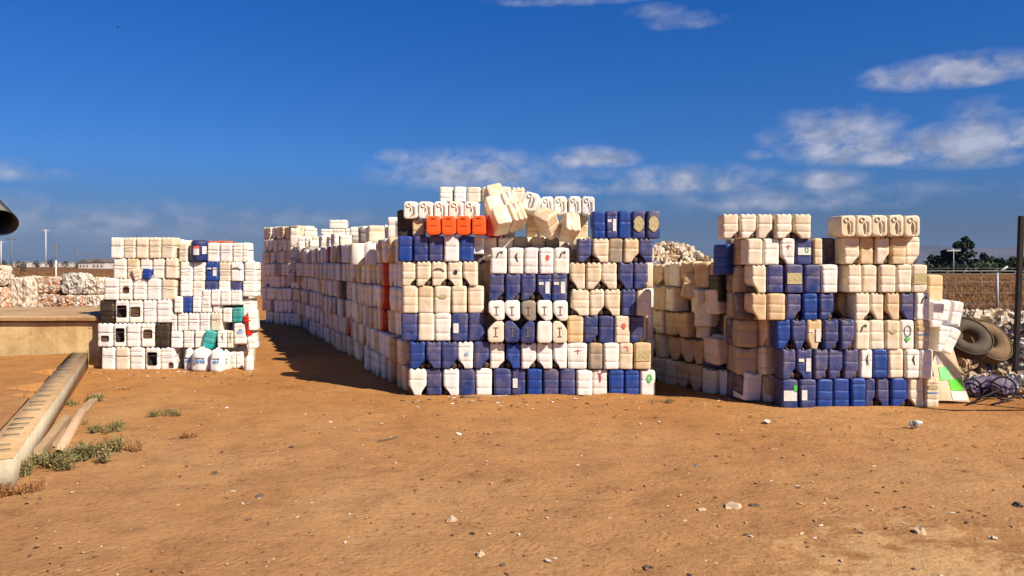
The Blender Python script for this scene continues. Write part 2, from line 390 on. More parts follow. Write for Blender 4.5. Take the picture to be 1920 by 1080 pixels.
# ------------------------------------------------------------------ concrete terrace on the left
KA = Vector((-3.55, 5.0)); KB = Vector((-7.62, 13.45)); KD = (KB-KA).normalized(); KN = Vector((-KD.y, KD.x)); KH = .27; KW = .27
KLEN = (KB-KA).length
def kpt(s, t, z): q = KA + KD*s + KN*t; return Vector((q.x, q.y, z))
def terrace():
    # earth floor, level with the kerb, with hollows added to hold wedge-shaped shadows
    hol = [(4.7, .24, .20), (5.35, .34, .36), (6.85, .30, .36)]
    v = []; f = []; nx = 70; ny = 110
    tl = [KW + .02 + (14*(i/nx)**1.8) for i in range(nx+1)]
    for j in range(ny+1):
        s = 1.30 + (KLEN - 1.30) * j/ny
        for t in tl:
            p = kpt(s, t, 0); z = KH - .012 + .010*noise.noise(Vector((p.x, p.y, 5)))
            for (hs, hw, hl) in hol:
                u = (s-hs)/hl; w = (t-KW-.02)/hw
                if -1 < u < 1 and w < (1 - abs(u))*1.0: z -= .24
            v.append((p.x, min(p.y, 13.5), z))
    for j in range(ny):
        for i in range(nx): a = j*(nx+1)+i; f.append((a, a+nx+1, a+nx+2, a+1))
    tag(obj('terrace_ground', mesh('terrace_ground', v, f, M_GROUND)), kind='structure')
    root = empty('concrete_kerb', kpt(0, KW/2, 0)); o = root.location
    tag(root, 'low grey concrete block kerb with slotted top beside the dirt terrace', 'kerb')
    ang = math.atan2(KD.y, KD.x)
    def loc(s, t, z): return Matrix.Translation(kpt(s, t, z)-o) @ Matrix.Rotation(ang, 4, 'Z')
    mb = MB(); s0 = 1.22; base = KH - .012
    # side walls, one panel per poured block, so that the long face is not one clean plane
    s = s0
    mb.box((0,0,0), ((KLEN-s0)/2, KW/2, base/2), loc((KLEN+s0)/2, KW/2, base/2), bev=.004)
    mb.box((0,0,0), (.10, 1.1, KH/2-.004), loc(s0+.102, KW+1.102, KH/2-.004), bev=.004)
    mb.build('block_course', M_KERB, root)
    hh = .006
    rim = MB(); rim.box((0,0,0), ((KLEN-s0)/2, KW/2+.002, hh), loc((KLEN+s0)/2, KW/2, base+hh), bev=.004)
    rim.build('kerb_top', M_CAP, root)
    sl = MB(); s = s0 + .3; rk = random.Random(8); SLOTM = simple('dirt_filled_slot', (.22,.15,.08), (.36,.25,.14), 9, .95, .3)
    while s < KLEN-.1:
        w = rk.uniform(.035,.075); sl.box((0,0,0), (w, rk.uniform(.065,.085), .003), loc(s, .150+rk.uniform(-.01,.01), KH+.002), bev=.0015); s += rk.choice((.22,.42,.50,.30))
    sl.build('slot', SLOTM, root)
    # high back wall
    wr = empty('concrete_wall', (-14, 15, 0)); tag(wr, 'long stained concrete retaining wall closing the back of the dirt terrace', 'wall')
    n = 90; v = []; f = []
    x0, x1 = -30.0, -7.34
    prof = [(13.32, .0), (13.32, .80), (13.35, .83), (13.24, .845), (13.22, .90), (13.25, .925), (16.05, .93), (16.1, .90), (16.1, 0)]
    for i in range(n+1):
        x = x0 + (x1-x0)*i/n
        for k, (y, z) in enumerate(prof):
            yy = y + (.012*noise.noise(Vector((x*1.3, z*3, 1))) if z < .8 else .02*noise.noise(Vector((x*.9, k, 7))))
            zz = z + (.012*noise.noise(Vector((x*1.1, k*.3, 2))) if z > .8 else 0)
            v.append((x+14, yy-15, zz))
    m = len(prof)
    for i in range(n):
        for k in range(m-1): a = i*m+k; f.append((a, a+m, a+m+1, a+1))
    f.append(tuple(range(m))); f.append(tuple(n*m+k for k in range(m))[::-1])
    body = obj('wall_face', mesh('wall_face', v, f, [M_WALL, M_CAP], smooth=False), wr)
    for p in body.data.polygons:
        if p.normal.z > .6 or p.normal.z < -.6: p.material_index = 1
    pn = MB()
    for x in (-11.25, -9.35):                         # shuttering seams
        pn.box((x+14, 13.3-15+.012, .53), (.012, .012, .26))
    pn.build('pilaster_seam', M_WALL, wr)
terrace()

# ------------------------------------------------------------------ jerrycan shapes
CWD, CDP, CHT = .232, .290, .385
def section(w, d, radii, k, m=0):
    pts = []
    cs = [(1,-1,-90), (1,1,0), (-1,1,90), (-1,-1,180)]    # FR, BR, BL, FL ; front is -y
    for (sx, sy, a0), r in zip(cs, radii):
        cx = sx*(w/2-r); cy = sy*(d/2-r)
        for i in range(k+1):
            a = R(a0 + 90*i/k)
            if r > .08:      # big corner reads as a flat cut
                t = i/k; ax, ay = math.cos(R(a0)), math.sin(R(a0)); bx, by = math.cos(R(a0+90)), math.sin(R(a0+90))
                q = Vector((ax, ay))*(1-t) + Vector((bx, by))*t; c = Vector((math.cos(a), math.sin(a))); q = q*.7 + c*.3
                pts.append((cx + r*q.x, cy + r*q.y))
            else: pts.append((cx + r*math.cos(a), cy + r*math.sin(a)))
        if m and (sx, sy) in ((1, 1), (-1, -1)):          # points along the straight back and front sides
            a_ = pts[-1]; q = -a_[0] if (sx, sy) == (-1, -1) else a_[0]
            xe = (w/2 - radii[2]) * -1 if sy > 0 else (w/2 - radii[0])
            for j in range(1, m+1): pts.append((a_[0] + (xe - a_[0])*j/(m+1), a_[1]))
    return pts
def can_geo(top='f', bot='f', seed=0, k=5, full=True, corner=None, soft=False):
    w, d, h = CWD, CDP, CHT
    rad = [.052 if soft else .038]*4
    if corner is not None and corner < 4: rad[corner] = .125
    sec = section(w, d, rad, k, 13 if full else 7); n = len(sec)
    G1, G2, G3 = ((.0018,0,.0018), (0,.0013,0), (.0012,.0012,0))[seed % 3]
    if full:
        zs = [(0,.014),(.004,.006),(.012,.002),(.030,0),(.07,0),(.1025,0),(.1045,G1),(.1075,G1),(.1095,0),(.15,-.0006),(.19,-.001),(.2205,-.0005),(.2225,G2),(.2255,G2),
              (.2275,0),(.27,0),(.3065,0),(.3085,G3),(.3115,G3),(.3135,0),(.335,0),(h-.022,.001),(h-.009,.005),(h-.003,.011),(h,.019)]
    else:
        zs = [(0,.014),(.012,.002),(.07,0),(.13,0),(.19,-.001),(.238,0),(.242,.003),(.246,.0),(.33,0),(h-.012,.004),(h,.018)]
    rnd = random.Random(seed); ph = rnd.random()*50
    rot_l = rnd.uniform(.8, 1.2)
    hc = .128*rnd.uniform(.85,1.15); cc = .125*rnd.uniform(.8,1.15)
    v = []; f = []
    def ztop(x, y, e):      # relief of the top surface
        if top == 's': return e*(-.030+.034*abs(math.cos(math.pi*3*x/w))**.8)
        if top == 'n': return e*(-.026*max(0, 1-(abs(x)/.062)**2) + .004)
        if top == 't':
            r = ((x-.022)/.040)**2 + ((y+.030)/.085)**2
            return -.040*max(0, min(1, (1.15-r)*3)) * e
        return e*(.004*math.cos(2*math.pi*x/w))
    def shape(x, y, z):
        if z < hc and bot in 'lrb':
            t = (1 - z/hc); c = cc * (1 - (1-t)**1.6)
            if bot in 'rb' and x > 0: x *= (w/2 - c*(1 if bot == 'r' else .6))/(w/2)
            if bot in 'lb' and x < 0: x *= (w/2 - c*(1 if bot == 'l' else .6))/(w/2)
        q = Vector((x*6, y*6, z*6 + ph)); a = .0085
        x += a*noise.noise(q) ; y += a*1.1*noise.noise(q + Vector((9,3,1)))
        z += .004*noise.noise(q + Vector((2,8,5)))
        return (x, y, z)
    for (z, ins) in zs:
        for (x, y) in sec:
            sx = (w/2-ins)/(w/2); sy = (d/2-ins)/(d/2); X = x*sx; Y = y*sy
            e = max(0, 1-(h-z)/.05)
            v.append(shape(X, Y, z + ztop(X, Y, e)))
    nz = len(zs)
    for j in range(nz-1):
        for i in range(n): a = j*n+i; b = j*n+(i+1)%n; f.append((a, b, b+n, a+n))
    # caps from shrinking rings
    for (base, zc, up) in ((0, 0, 0), ((nz-1)*n, h, 1)):
        prev = base; rings = ((.72,.45,.2) if up and full else (.5,)) if top != 't' or not up else (.88,.76,.62,.48,.34,.2,.08)
        ins = zs[-1][1] if up else zs[0][1]
        for s_ in rings:
            st = len(v)
            for (x, y) in sec:
                X = x*(w/2-ins)/(w/2)*s_; Y = y*(d/2-ins)/(d/2)*s_
                v.append(shape(X, Y, (zc + ztop(X, Y, 1)) if up else .006))
            for i in range(n):
                q = (prev+i, prev+(i+1)%n, st+(i+1)%n, st+i); f.append(q if up else q[::-1])
            prev = st
        q = tuple(prev+i for i in range(n)); f.append(q if up else q[::-1])
    return v, f
_cache = {}
def can_mesh(top, bot, seed, corner=None):
    k = (top, bot, seed, corner)
    if k not in _cache:
        v, f = can_geo(top, bot, seed, 4, True, corner, corner is not None); _cache[k] = mesh('jerrycan_body', v, f, M_CAN)
    return _cache[k]
def handle_arch():       # moulded grip standing in the notch of the top
    mb = MB(); pts = [(0, -.105, CHT-.022), (0, -.085, CHT-.002), (0, -.05, CHT+.004), (0, .03, CHT+.004), (0, .07, CHT-.006), (0, .09, CHT-.03)]
    mb.tube(pts, [.010,.012,.012,.012,.012,.010], 8); return mesh('handle', mb.v, mb.f, M_CAN)
def handle_top():        # grip running over the deep recess of the top, seen from above
    mb = MB(); pts = [(-.012, .055, CHT-.012), (.012, .045, CHT-.002), (.024, .0, CHT+.006), (.024, -.06, CHT+.006), (.012, -.105, CHT-.004), (-.004, -.112, CHT-.014)]
    mb.tube(pts, [.010,.012,.012,.012,.012,.010], 8); return mesh('handle', mb.v, mb.f, M_CAN)
def neck_top(): 
    mb = MB(); c = Vector((-.028, .085, CHT-.006)); n = 18
    v = []; f = []
    for (r, z) in ((.036,0),(.036,.018),(.028,.018),(.027,-.02)):
        for i in range(n): a = 2*math.pi*i/n; v.append((c.x+r*math.cos(a), c.y+r*math.sin(a), c.z+z))
    for j in range(3):
        for i in range(n): a = j*n+i; b = j*n+(i+1)%n; f.append((a, b, b+n, a+n))
    f.append(tuple(3*n+i for i in range(n)))
    me = mesh('filler_neck', v, f, [M_CAN, M_DARK]); me.polygons[len(f)-1].material_index = 1  # floor face painted dark for the shade down the neck
    return me
def spout_low(side):     # filler neck and grip hollow under the cut shoulder of an upside-down can
    mb = MB(); x = side*.072; n = 16; v = []; f = []
    for j, (r, y) in enumerate(((.0,-.092),(.030,-.092),(.041,-.085),(.043,-.02),(.043,.10))):
        for i in range(n): a = 2*math.pi*i/n; v.append((x+r*math.cos(a), y, .044+r*math.sin(a)))
    for j in range(4):
        for i in range(n): a = j*n+i; b = j*n+(i+1)%n; f.append((a, a+n, b+n, b))
    return mesh('spout', v, f, M_SPOUT)
def base_ribs():
    mb = MB(); z = -.001
    mb.box((0, .0, z), (.0045, .055, .003)); mb.box((0, .058, z), (.034, .004, .003)); mb.box((0, -.058, z), (.034, .004, .003))
    return mesh('base_rib', mb.v, mb.f, M_RIB, False)
ME_ARCH, ME_HTOP, ME_NECK, ME_SP = handle_arch(), handle_top(), neck_top(), {1: spout_low(1), -1: spout_low(-1)}
ME_RIBS = base_ribs()
def slot_shade():
    mb = MB(); mb.box((0, -.105, -.001), (.040, .008, .003), bev=.002); mb.box((0, .0, -.001), (.060, .002, .002)); return mesh('slot_shade', mb.v, mb.f, M_CAN, False)  # raised darker bars paint the shade of a recessed slot and line
ME_SLOT = slot_shade()

def patch(name, m, pts, y=-CDP/2-.0085, th=.004):      # thin shape on the front face
    n = len(pts); v = [(x, y, z) for x, z in pts] + [(x, y+th, z) for x, z in pts]
    f = [tuple(range(n)), tuple(range(2*n-1, n-1, -1))] + [(i, n+i, n+(i+1)%n, (i+1)%n) for i in range(n)]
    return mesh(name, v, f, m, False)
def rect(x0, x1, z0, z1): return [(x0, z0), (x1, z0), (x1, z1), (x0, z1)]
def blob(cx, cz, rx, rz, seed=0, n=14):
    return [(cx+rx*math.cos(2*math.pi*i/n)*(1+.45*noise.noise(Vector((i*.9, seed, 2)))), cz+rz*math.sin(2*math.pi*i/n)*(1+.45*noise.noise(Vector((seed, i*.9, 5))))) for i in range(n)]
def stroke(path, w):
    L_, R_ = [], []
    for i, (x, z) in enumerate(path):
        a = path[max(0, i-1)]; b = path[min(len(path)-1, i+1)]; d = Vector((b[0]-a[0], b[1]-a[1])); d.normalize()
        ww = w*(1 - .5*abs(2*i/(len(path)-1)-1)); L_.append((x-d.y*ww, z+d.x*ww)); R_.append((x+d.y*ww, z-d.x*ww))
    return L_ + R_[::-1]
def ring(cx, cz, rx, rz, th):
    o = [(cx+rx*math.cos(t), cz+rz*math.sin(t)) for t in [R(95+i*350/20) for i in range(21)]]
    i_ = [(cx+(rx-th)*math.cos(t), cz+(rz-th*1.2)*math.sin(t)) for t in [R(95+i*350/20) for i in range(21)]]
    return o + i_[::-1]
MARKS = {   # name -> (list of (part name, material, outline), phrase for the label)
 'lab': ([('label', M_PAPER, rect(-.09,-.015,.11,.245))], 'with small label'),
 'lab2': ([('label', M_PAPER, rect(.02,.088,.10,.27)), ('label', M_PAPER, rect(-.085,-.01,.225,.265))], 'with two labels'),
 'lab3': ([('label', M_PAPER, rect(-.09,.09,.10,.24)), ('label', M_GREEN, rect(.05,.092,.22,.31))], 'with green label'),
 'gold': ([('label', M_GOLD, rect(-.095,.095,.12,.27))], 'with faded gold label'),
 'gold2': ([('label', M_GOLD, blob(0,.2,.09,.11,3))], 'with torn yellow label'),
 'grn': ([('paint_mark', M_GREEN, ring(.02,.26,.040,.065,.024))], 'with green ring mark'),
 'glab': ([('label', M_PAPER, rect(-.09,.09,.14,.25)), ('paint_mark', M_GREEN, ring(.03,.21,.030,.045,.020))], 'with green mark'),
 'red': ([('paint_mark', M_RED, blob(.02,.24,.030,.045,1))], 'with red blotch'),
 'redt': ([('paint_mark', M_MAG, stroke([(.0,.33),(.01,.27),(.005,.20)], .014)), ('paint_mark', M_MAG, stroke([(-.03,.35),(.0,.33),(.05,.35)], .007))], 'with magenta stroke'),
 'redc': ([('paint_mark', M_MAG, stroke([(-.03,.27),(.05,.275)], .008)), ('paint_mark', M_MAG, stroke([(.01,.30),(.005,.22)], .006))], 'with thin red cross'),
 'red7': ([('paint_mark', M_RED, stroke([(-.04,.33),(.02,.335),(.03,.27)], .009))], 'with red tick'),
 'blk': ([('paint_mark', M_INK, stroke([(.03,.33),(-.005,.30),(-.03,.23)], .011)), ('paint_mark', M_INK, blob(.045,.315,.016,.020,4))], 'with black mark'),
 'blk2': ([('paint_mark', M_INK, stroke([(.02,.31),(.0,.26),(.03,.18)], .013))], 'with black slash'),
 'blkc': ([('paint_mark', M_INK, stroke([(-.09,.24),(-.04,.27),(.03,.27),(.085,.22)], .010))], 'with black scrawl'),
 'blks': ([('paint_mark', M_INK, blob(.01,.22,.030,.042,6))], 'with dark hole'),  # flat black blob painted for the darkness of a hole
 'sq': ([('label', M_INK, ring(.0,.24,.058,.075,.008)), ('label', M_GREEN, [(-.05,.15),(.05,.15),(0,.09)])], 'with framed label'),
 'yel': ([('paint_mark', M_GOLD, blob(.0,.24,.06,.03,9))], 'with yellow stain'),
 'blb': ([('label', M_BLUEP, rect(-.09,.09,.19,.205)), ('label', M_GOLD, rect(-.085,.085,.25,.30))], 'with thin blue band'),
 'logo': ([('label', M_BLUEP, ring(.02,.21,.030,.028,.007)), ('label', M_BLUEP, rect(.005,.035,.205,.213))], 'with small round emblem'),
 'bprt': ([('label', M_BLUEP, rect(-.06,.07,.22,.235)), ('label', M_BLUEP, rect(-.05,.05,.19,.20)), ('label', M_BLUEP, blob(.01,.265,.03,.014,3))], 'with blue lettering'),
 'bwin': ([('label', M_BLUEP, rect(-.075,.075,.19,.30))], 'with blue label'),
}
_mk = {}
def marks(kind):
    if kind not in _mk: _mk[kind] = [(nm, patch(nm, m, p)) for nm, m, p in MARKS[kind][0]]
    return _mk[kind]
COLORS = {  # base colour rgb + dust amount, adjective
 'W': ((.86,.84,.79,.15), 'clean white'), 'C': ((.80,.73,.60,.40), 'cream stained'), 'T': ((.70,.57,.40,.80), 'dusty tan'),
 'B': ((.005,.034,.185,.15), 'dusty blue'), 'N': ((.003,.048,.27,.05), 'clean blue'), 'G': ((.22,.215,.20,.5), 'grey'),
 'O': ((.90,.11,.010,.08), 'bright orange'), 'K': ((.010,.009,.009,.07), 'black'), 'E': ((.0,.34,.33,.12), 'teal'), 'R': ((.80,.03,.015,.05), 'red'),
}
ORD = ['zeroth','first','second','third','fourth','fifth','sixth','seventh','eighth','ninth','tenth','eleventh']
NUMS = ['none','one','two','three','four','five','six','seven','eight','nine','ten','eleven']
TOTAL = 0
def vary(c, rnd, a=.07):
    k = 1 + rnd.uniform(-a, a*.5); return (c[0]*k, c[1]*k*(1+rnd.uniform(-.02,.01)), c[2]*k*(1+rnd.uniform(-.05,.02)), max(0, c[3]*rnd.uniform(.7,1.3)))
SHAPEWORD = {'s': ' upside down', 't': ' lying with handle outward', 'u': ' lying base outward'}
def trim_label(a, b):
    return a if len(a.split()) <= 16 else b if len(b.split()) <= 16 else b.replace(' row up', ' row')
def make_can(code, loc, w, h, rot=(0,0,0), label=None, group='jerrycans stacked in the yard', where='', dscale=1.0, seedx=None):
    """code: colour letter, top letter, bottom letter, optional :mark ; loc is the centre of the underside"""
    global TOTAL; TOTAL += 1
    rnd = random.Random(TOTAL*13+5)
    mk = None
    if ':' in code: code, mk = code.split(':')
    col, adj = COLORS[code[0]]; c = vary(col, rnd)
    if code[0] in 'CT' and rnd.random() < .25: c = (c[0], c[1], c[2], c[3]*1.5)
    sh = code[1]; sd = rnd.randrange(3)
    if sh in 'tu':        # lying, long axis in depth
        top = 't' if sh == 't' else 'f'; corner = None
        if sh == 'u' and code[2] in '0123': corner = int(code[2])
        me = can_mesh(top, 'f', sd, corner if corner is not None else 9)
        root = empty('jerrycan', loc, (rot[0], rot[1], rot[2]), (w/CWD, 1, h/CDP))
        if sh == 't': rx, yy = R(90), CHT/2
        else: rx, yy = R(-90), -CHT/2
        kw = dict(loc=(0, yy - .05, CDP/2), rot=(rx, 0, 0))
        body = obj('body', me, root, color=c, **kw)
        if sh == 't':
            obj('handle', ME_HTOP, root, color=c, **kw); obj('filler_neck', ME_NECK, root, color=c, **kw)
        elif code[2] != 'p': obj('base_rib', ME_RIBS, root, **kw)
        elif code[0] == 'O': obj('slot_shade', ME_SLOT, root, color=(.30,.02,.003,.1), **kw)
    else:
        me = can_mesh(sh, code[2], sd)
        root = empty('jerrycan', loc, rot, (w/CWD, dscale, h/CHT))
        body = obj('body', me, root, color=c)
        if sh == 'n': obj('handle', ME_ARCH, root, color=(.03,.03,.03,.4) if code[0] in 'BNK' else c)
        if code[2] in 'lb': obj('spout', ME_SP[-1], root)
        if code[2] == 'r' : obj('spout', ME_SP[1], root)
    ph = ''
    if mk and mk.startswith('cut'):
        ph = ' with cut opening'; cut(body, mk)
    elif mk:
        for nm, pm in marks(mk): obj(nm, pm, root)
        ph = ' ' + MARKS[mk][1]
    tag(root, label or trim_label(f"{adj} jerrycan{ph or ''}, {where}", f"{adj.split()[-1]} jerrycan{ph.replace(' with', ',')}, {where}"), 'jerrycan', group)
    return root
CUTS = {'cut1': (.0,.19,.086,.105), 'cut2': (.0,.18,.088,.088), 'cut3': (.015,.13,.066,.052), 'cut4': (.0,.19,.080,.118), 'cut5': (.005,.205,.078,.072), 'cut6': (.060,.068,.042,.048), 'cut7': (.015,.17,.056,.058)}
_cuts = {}
def cut(body, kind):
    if kind not in _cuts:
        x, z, a, b = CUTS[kind]; src = bpy.data.meshes.new_from_object(body); src.materials.append(M_BROWNIN if kind in ('cut2','cut3','cut5','cut6','cut7') else M_DARK)  # near-black pockets paint the darkness inside the opening
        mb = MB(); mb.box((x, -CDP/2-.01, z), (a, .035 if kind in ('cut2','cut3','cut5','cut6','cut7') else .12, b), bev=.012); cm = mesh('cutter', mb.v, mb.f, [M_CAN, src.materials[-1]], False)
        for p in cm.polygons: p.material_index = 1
        co = bpy.data.objects.new('cutter', cm); so = bpy.data.objects.new('src', src); COL.objects.link(co); COL.objects.link(so)
        md = so.modifiers.new('b', 'BOOLEAN'); md.object = co; md.operation = 'DIFFERENCE'; md.solver = 'EXACT'; md.material_mode = 'INDEX'
        dg = bpy.context.evaluated_depsgraph_get(); me = bpy.data.meshes.new_from_object(so.evaluated_get(dg)); me.name = 'jerrycan_cut_body'
        bpy.data.objects.remove(co); bpy.data.objects.remove(so); _cuts[kind] = me
    body.data = _cuts[kind]

STRAPS = []
def row(place, ri, D, y0, y1, spec, zfloor=None, strap=False, yaw=0, dj=.02, label_tail=None):
    """spec: 'x0 code x1 x0 code x1 ...' in photo pixels; y0 top, y1 bottom"""
    t = spec.split(); items = []
    i = 0
    while i < len(t): items.append((float(t[i]), t[i+1], float(t[i+2]))); i += 3
    n = len(items); rr = random.Random(ri*31 + int(D*100) + n)
    zf = CH - (y1-HOR)/F*D
    if zfloor is not None: zf = zfloor
    h = (CH - (y0-HOR)/F*D) - zf
    rowname = {1: 'bottom row'}.get(ri, ORD[ri] + ' row up' if ri < 12 else '')
    for k, (a, code, b) in enumerate(items):
        w = (b-a)/F*D*.972; x = ((a+b)/2-960)/F*D
        dd = rr.uniform(-dj, dj)
        tail = label_tail or rowname
        lab_where = f"{ORD[k+1]} of {NUMS[n]}, {tail}, {place}"
        dep = CDP/2
        make_can(code, (x, D + dep + dd, zf), w, h*rr.uniform(.985,1.0), (R(rr.uniform(-1.0,1.0)), R(rr.uniform(-.5,.5)), R(yaw + rr.uniform(-2.2,2.2))), where=lab_where)
    if strap:
        xa = (items[0][0]-960)/F*D; xb = (items[-1][2]-960)/F*D; STRAPS.append((xa, xb, D, zf+h*.62, rowname, place))

# ---- middle stack
DM = 10.49
L_, C_, R_ = 'middle stack left column', 'middle stack central column', 'middle stack right column'
row(L_, 1, DM, 692, 742, '764 Wsb 799 799 Bff 830 831 Wsl 861 861 Bff 891 891 Wff 922', zfloor=0)
row(C_, 1, DM, 692, 742, '925 Bff 958 959 Bff:lab 987 988 Nff 1017 1018 Bff 1048 1049 Bff 1079', zfloor=0)
row(R_, 1, DM, 694, 742, '1080 Wff 1111 1111 Wff:redt 1141 1142 Nff 1170 1171 Nff 1199 1200 Wff:grn 1230', zfloor=0)
row(L_, 2, DM, 641, 691, '767 Nnr 798 798 Bnl 827 827 Bnr 857 857 Wsl:logo 887 888 Bfr 917')
row(C_, 2, DM, 643, 691, '918 Wsr 947 948 Nnl 975 976 Wnr 1005 1006 Wnl 1036 1037 Wnl 1063')
row(R_, 2, DM, 643, 692, '1065 Wff:redc 1102 1103 Gff 1130 1131 Wff 1160 1160 Cff:red7 1187 1188 Tff:gold 1221')
row(L_, 3, DM, 587, 639, '750 Bff 782 783 Cff 815 815 Wff 846 846 Bff:lab 877 877 Bff 909')
row(C_, 3, DM, 601, 642, '913 Cu3 945 946 Bu0 975 976 Bu3 1004 1005 Wup 1034 1035 Cu0 1063')
row(C_, 4, DM, 563, 601, '915 Wu2 946 947 Wu2 976 977 Gu2 1005 1006 Wu2 1035 1036 Wu2 1064')
row(R_, 3, DM, 592, 643, '1064 Tff 1094 1095 Bnr 1122 1123 Bff 1152 1152 Cff:red 1181 1182 Bnr 1208')
row(L_, 4, DM, 536, 587, '753 Cff 783 783 Cff 813 813 Cff:yel 846 846 Cff 875 877 Cff 907')
row(C_, 5, DM, 513, 563, '916 Bnr 946 947 Bnr 976 977 Bnr 1005 1006 Bnl:lab2 1034 1035 Bnf:lab2 1064')
row(R_, 4, DM, 542, 592, '1070 Csl 1105 1106 Csr 1134 1134 Csl 1164 1165 Bsf 1192 1193 Csf 1223')
row(L_, 5, DM, 490, 536, '752 Csr 780 780 Csr 808 809 Csr:blkc 838 838 Csl:blks 867 867 Csl 896')
row(C_, 6, DM, 464, 513, '919 Wff:blk 951 952 Wff:blk2 981 983 Wff 1010 1011 Wff:red 1038 1039 Wff:blk 1068')
row(R_, 5, DM, 492, 542, '1068 Csl 1099 1099 Csr 1128 1128 Csl 1158 1159 Bnl 1188 1188 Bsr 1216')
row(L_, 6, DM, 442, 490, '745 Nff 773 774 Bff 802 803 Bff 831 832 Wff 861 862 Nff 888')
row(R_, 6, DM, 447, 492, '1083 Bnr 1110 1110 Csl 1141 1141 Gff 1169 1169 Csr 1198 1198 Bsl 1225')
row(C_, 7, DM+.36, 444, 488, '903 Csf 932 933 Csf 962 963 Gff 991 996 Tsf 1022 1023 Gff 1050', label_tail='set back row')
row('middle stack top', 7, DM+.02, 405, 441, '799 Oup 827 828 Oup 856 857 Oup 884 885 Oup 911', label_tail='fiery lying row')
row('middle stack top', 8, DM+.12, 378, 411, '757 Wt0 784 785 Wt0 813 814 Wt0 841 842 Wt0 870 871 Wt0 899', label_tail='lying row on top', dj=.01)
row('middle stack', 9, DM+.5, 350, 379, '823 Wff 849 850 Wff 874 875 Cff 902 903 Cff 925', label_tail='highest lying row')
row('middle stack top', 8, DM+.62, 369, 404, '1014 Wt0 1038 1039 Wt0 1064 1065 Wt0 1089 1090 Wt0 1114', label_tail='rear handled row')
row(R_, 7, DM, 395, 447, '1110 Nff 1135 1136 Bff:lab2 1158 1159 Nff 1183 1186 Bff:gold2 1212 1212 Bff:gold2 1238')
def loose(code, px, py, D, rx, ry, rz, label, w=.232, h=.385):
    p = P(px, py, D); Rm = Euler((R(rx), R(ry), R(rz))).to_matrix()
    c = Rm @ Vector((0, 0, h/2)); return make_can(code, p - c, w, h, (R(rx), R(ry), R(rz)), label=label)
# the toppled bundle and its neighbours on top of the middle stack
q = Euler((R(64), R(-14), R(16))).to_matrix()
for i in range(5):
    c0 = P(952, 408, DM+.22) + q @ Vector(((0, 1, 0, 1, .5)[i]*.235-.12, -.02+(.0 if i < 2 else .25 if i < 4 else .5), (0, 0, -.12, -.1, -.25)[i]))
    cc = c0 - q @ Vector((0, 0, CHT/2))
    make_can('Csf' if i % 2 else 'Cff', cc, .232, .385, q.to_euler(), label=['stained white jerrycan nearest us in the toppled bundle on the middle stack',
      'dusty white jerrycan beside the nearest one of the toppled bundle','stained white jerrycan halfway up the toppled bundle, sky side left',
      'stained white jerrycan halfway up the toppled bundle, nearer the handles','cream jerrycan at the peak of the toppled bundle'][i])
loose('Wt0', 998, 384, DM+.5, -8, 18, -12, 'tilted white jerrycan with open handle beside the toppled bundle', h=.27)
loose('Cff', 1026, 418, DM+.12, 30, -38, 25, 'cream jerrycan with dark slot tipped over behind the row of scrawled cans')
loose('Csf', 1067, 427, DM+.10, 62, 8, 14, 'greyish white jerrycan lying tilted against the topmost blue cans', h=.36)
loose('Kff', 760, 419, DM+.30, 3, 0, 10, 'black jerrycan half hidden behind the lying white cans, middle stack')
loose('Rff', 925, 424, DM+.42, 90, 0, 8, 'dark red jerrycan in shade beside the orange lying cans', h=.34)
for a, b, y0, y1, nm in ((888, 902, 443, 476, 'white'), (1207, 1214, 592, 642, 'white')):
    w = (b-a)/F*DM*1.6; x = ((a+b)/2-960)/F*DM
    make_can('Wff', (x, DM+.36, CH-(y1-HOR)/F*DM), w, (y1-y0)/F*DM, label='narrow white jerrycan wedged in beside the clean blue one, middle stack' if a < 1000 else 'white jerrycan showing only its edge behind a blue one, middle stack')

for a, b, y0, y1, dd, cd in ((905,931,352,398,.80,'Cff'),(932,958,350,398,.82,'Cff'),(959,984,351,398,.80,'Csf'),(986,1010,398,445,.75,'Tff'),(1012,1036,404,447,.70,'Cff'),(1054,1078,402,447,.66,'Cff'),(1079,1103,404,447,.70,'Tff'),(915,940,398,445,.85,'Tff'),(941,966,398,445,.85,'Cff')):
    D_ = DM+dd; make_can(cd, ((( a+b)/2-960)/F*D_, D_+.15, CH-(y1-HOR)/F*D_), (b-a)/F*D_*.97, (y1-y0)/F*D_, label=f"{'tan' if cd[0] == 'T' else 'cream'} jerrycan in the jumbled heap behind the toppled bundle, {'upper' if y0 < 380 else 'lower'} layer", group='jumbled cans behind the toppled bundle')
row('middle stack top', 7, DM+.10, 412, 442, '772 Tff 796', label_tail='beside the black can')
# ---- right stack
DR = 9.59
A_, B_ = 'right stack left column', 'right stack right column'
row(A_, 1, DR, 711, 765, '1465 Bff:lab3 1497 1498 Bff:lab 1530 1531 Nff 1563 1564 Nff 1595 1596 Nff 1625', zfloor=0)
row(B_, 1, DR+.06, 709, 762, '1623 Bfr 1643 1645 Bnl 1669 1670 Nfr 1702 1704 Cnl 1734 1735 Cnf:blb 1761', zfloor=0)
row(A_, 2, DR, 655, 711, '1465 Bnr 1492 1493 Bnl:lab2 1524 1525 Bnr 1552 1553 Bnr 1582 1583 Bnr 1612')
row(B_, 2, DR+.04, 655, 709, '1613 Wff:blk2 1637 1638 Nff 1666 1667 Cff 1696 1697 Wff:blk2 1724 1725 Wff 1750')
row(A_, 3, DR, 600, 655, '1457 Nnr 1484 1485 Bnb 1512 1513 Tnb:lab2 1543 1544 Bnr 1573 1574 Bnr 1601')
row(B_, 3, DR+.04, 600, 655, '1602 Cff:blk 1631 1632 Cff 1660 1661 Cff:yel 1689 1690 Wff:sq 1717 1718 Cff:blb 1745')
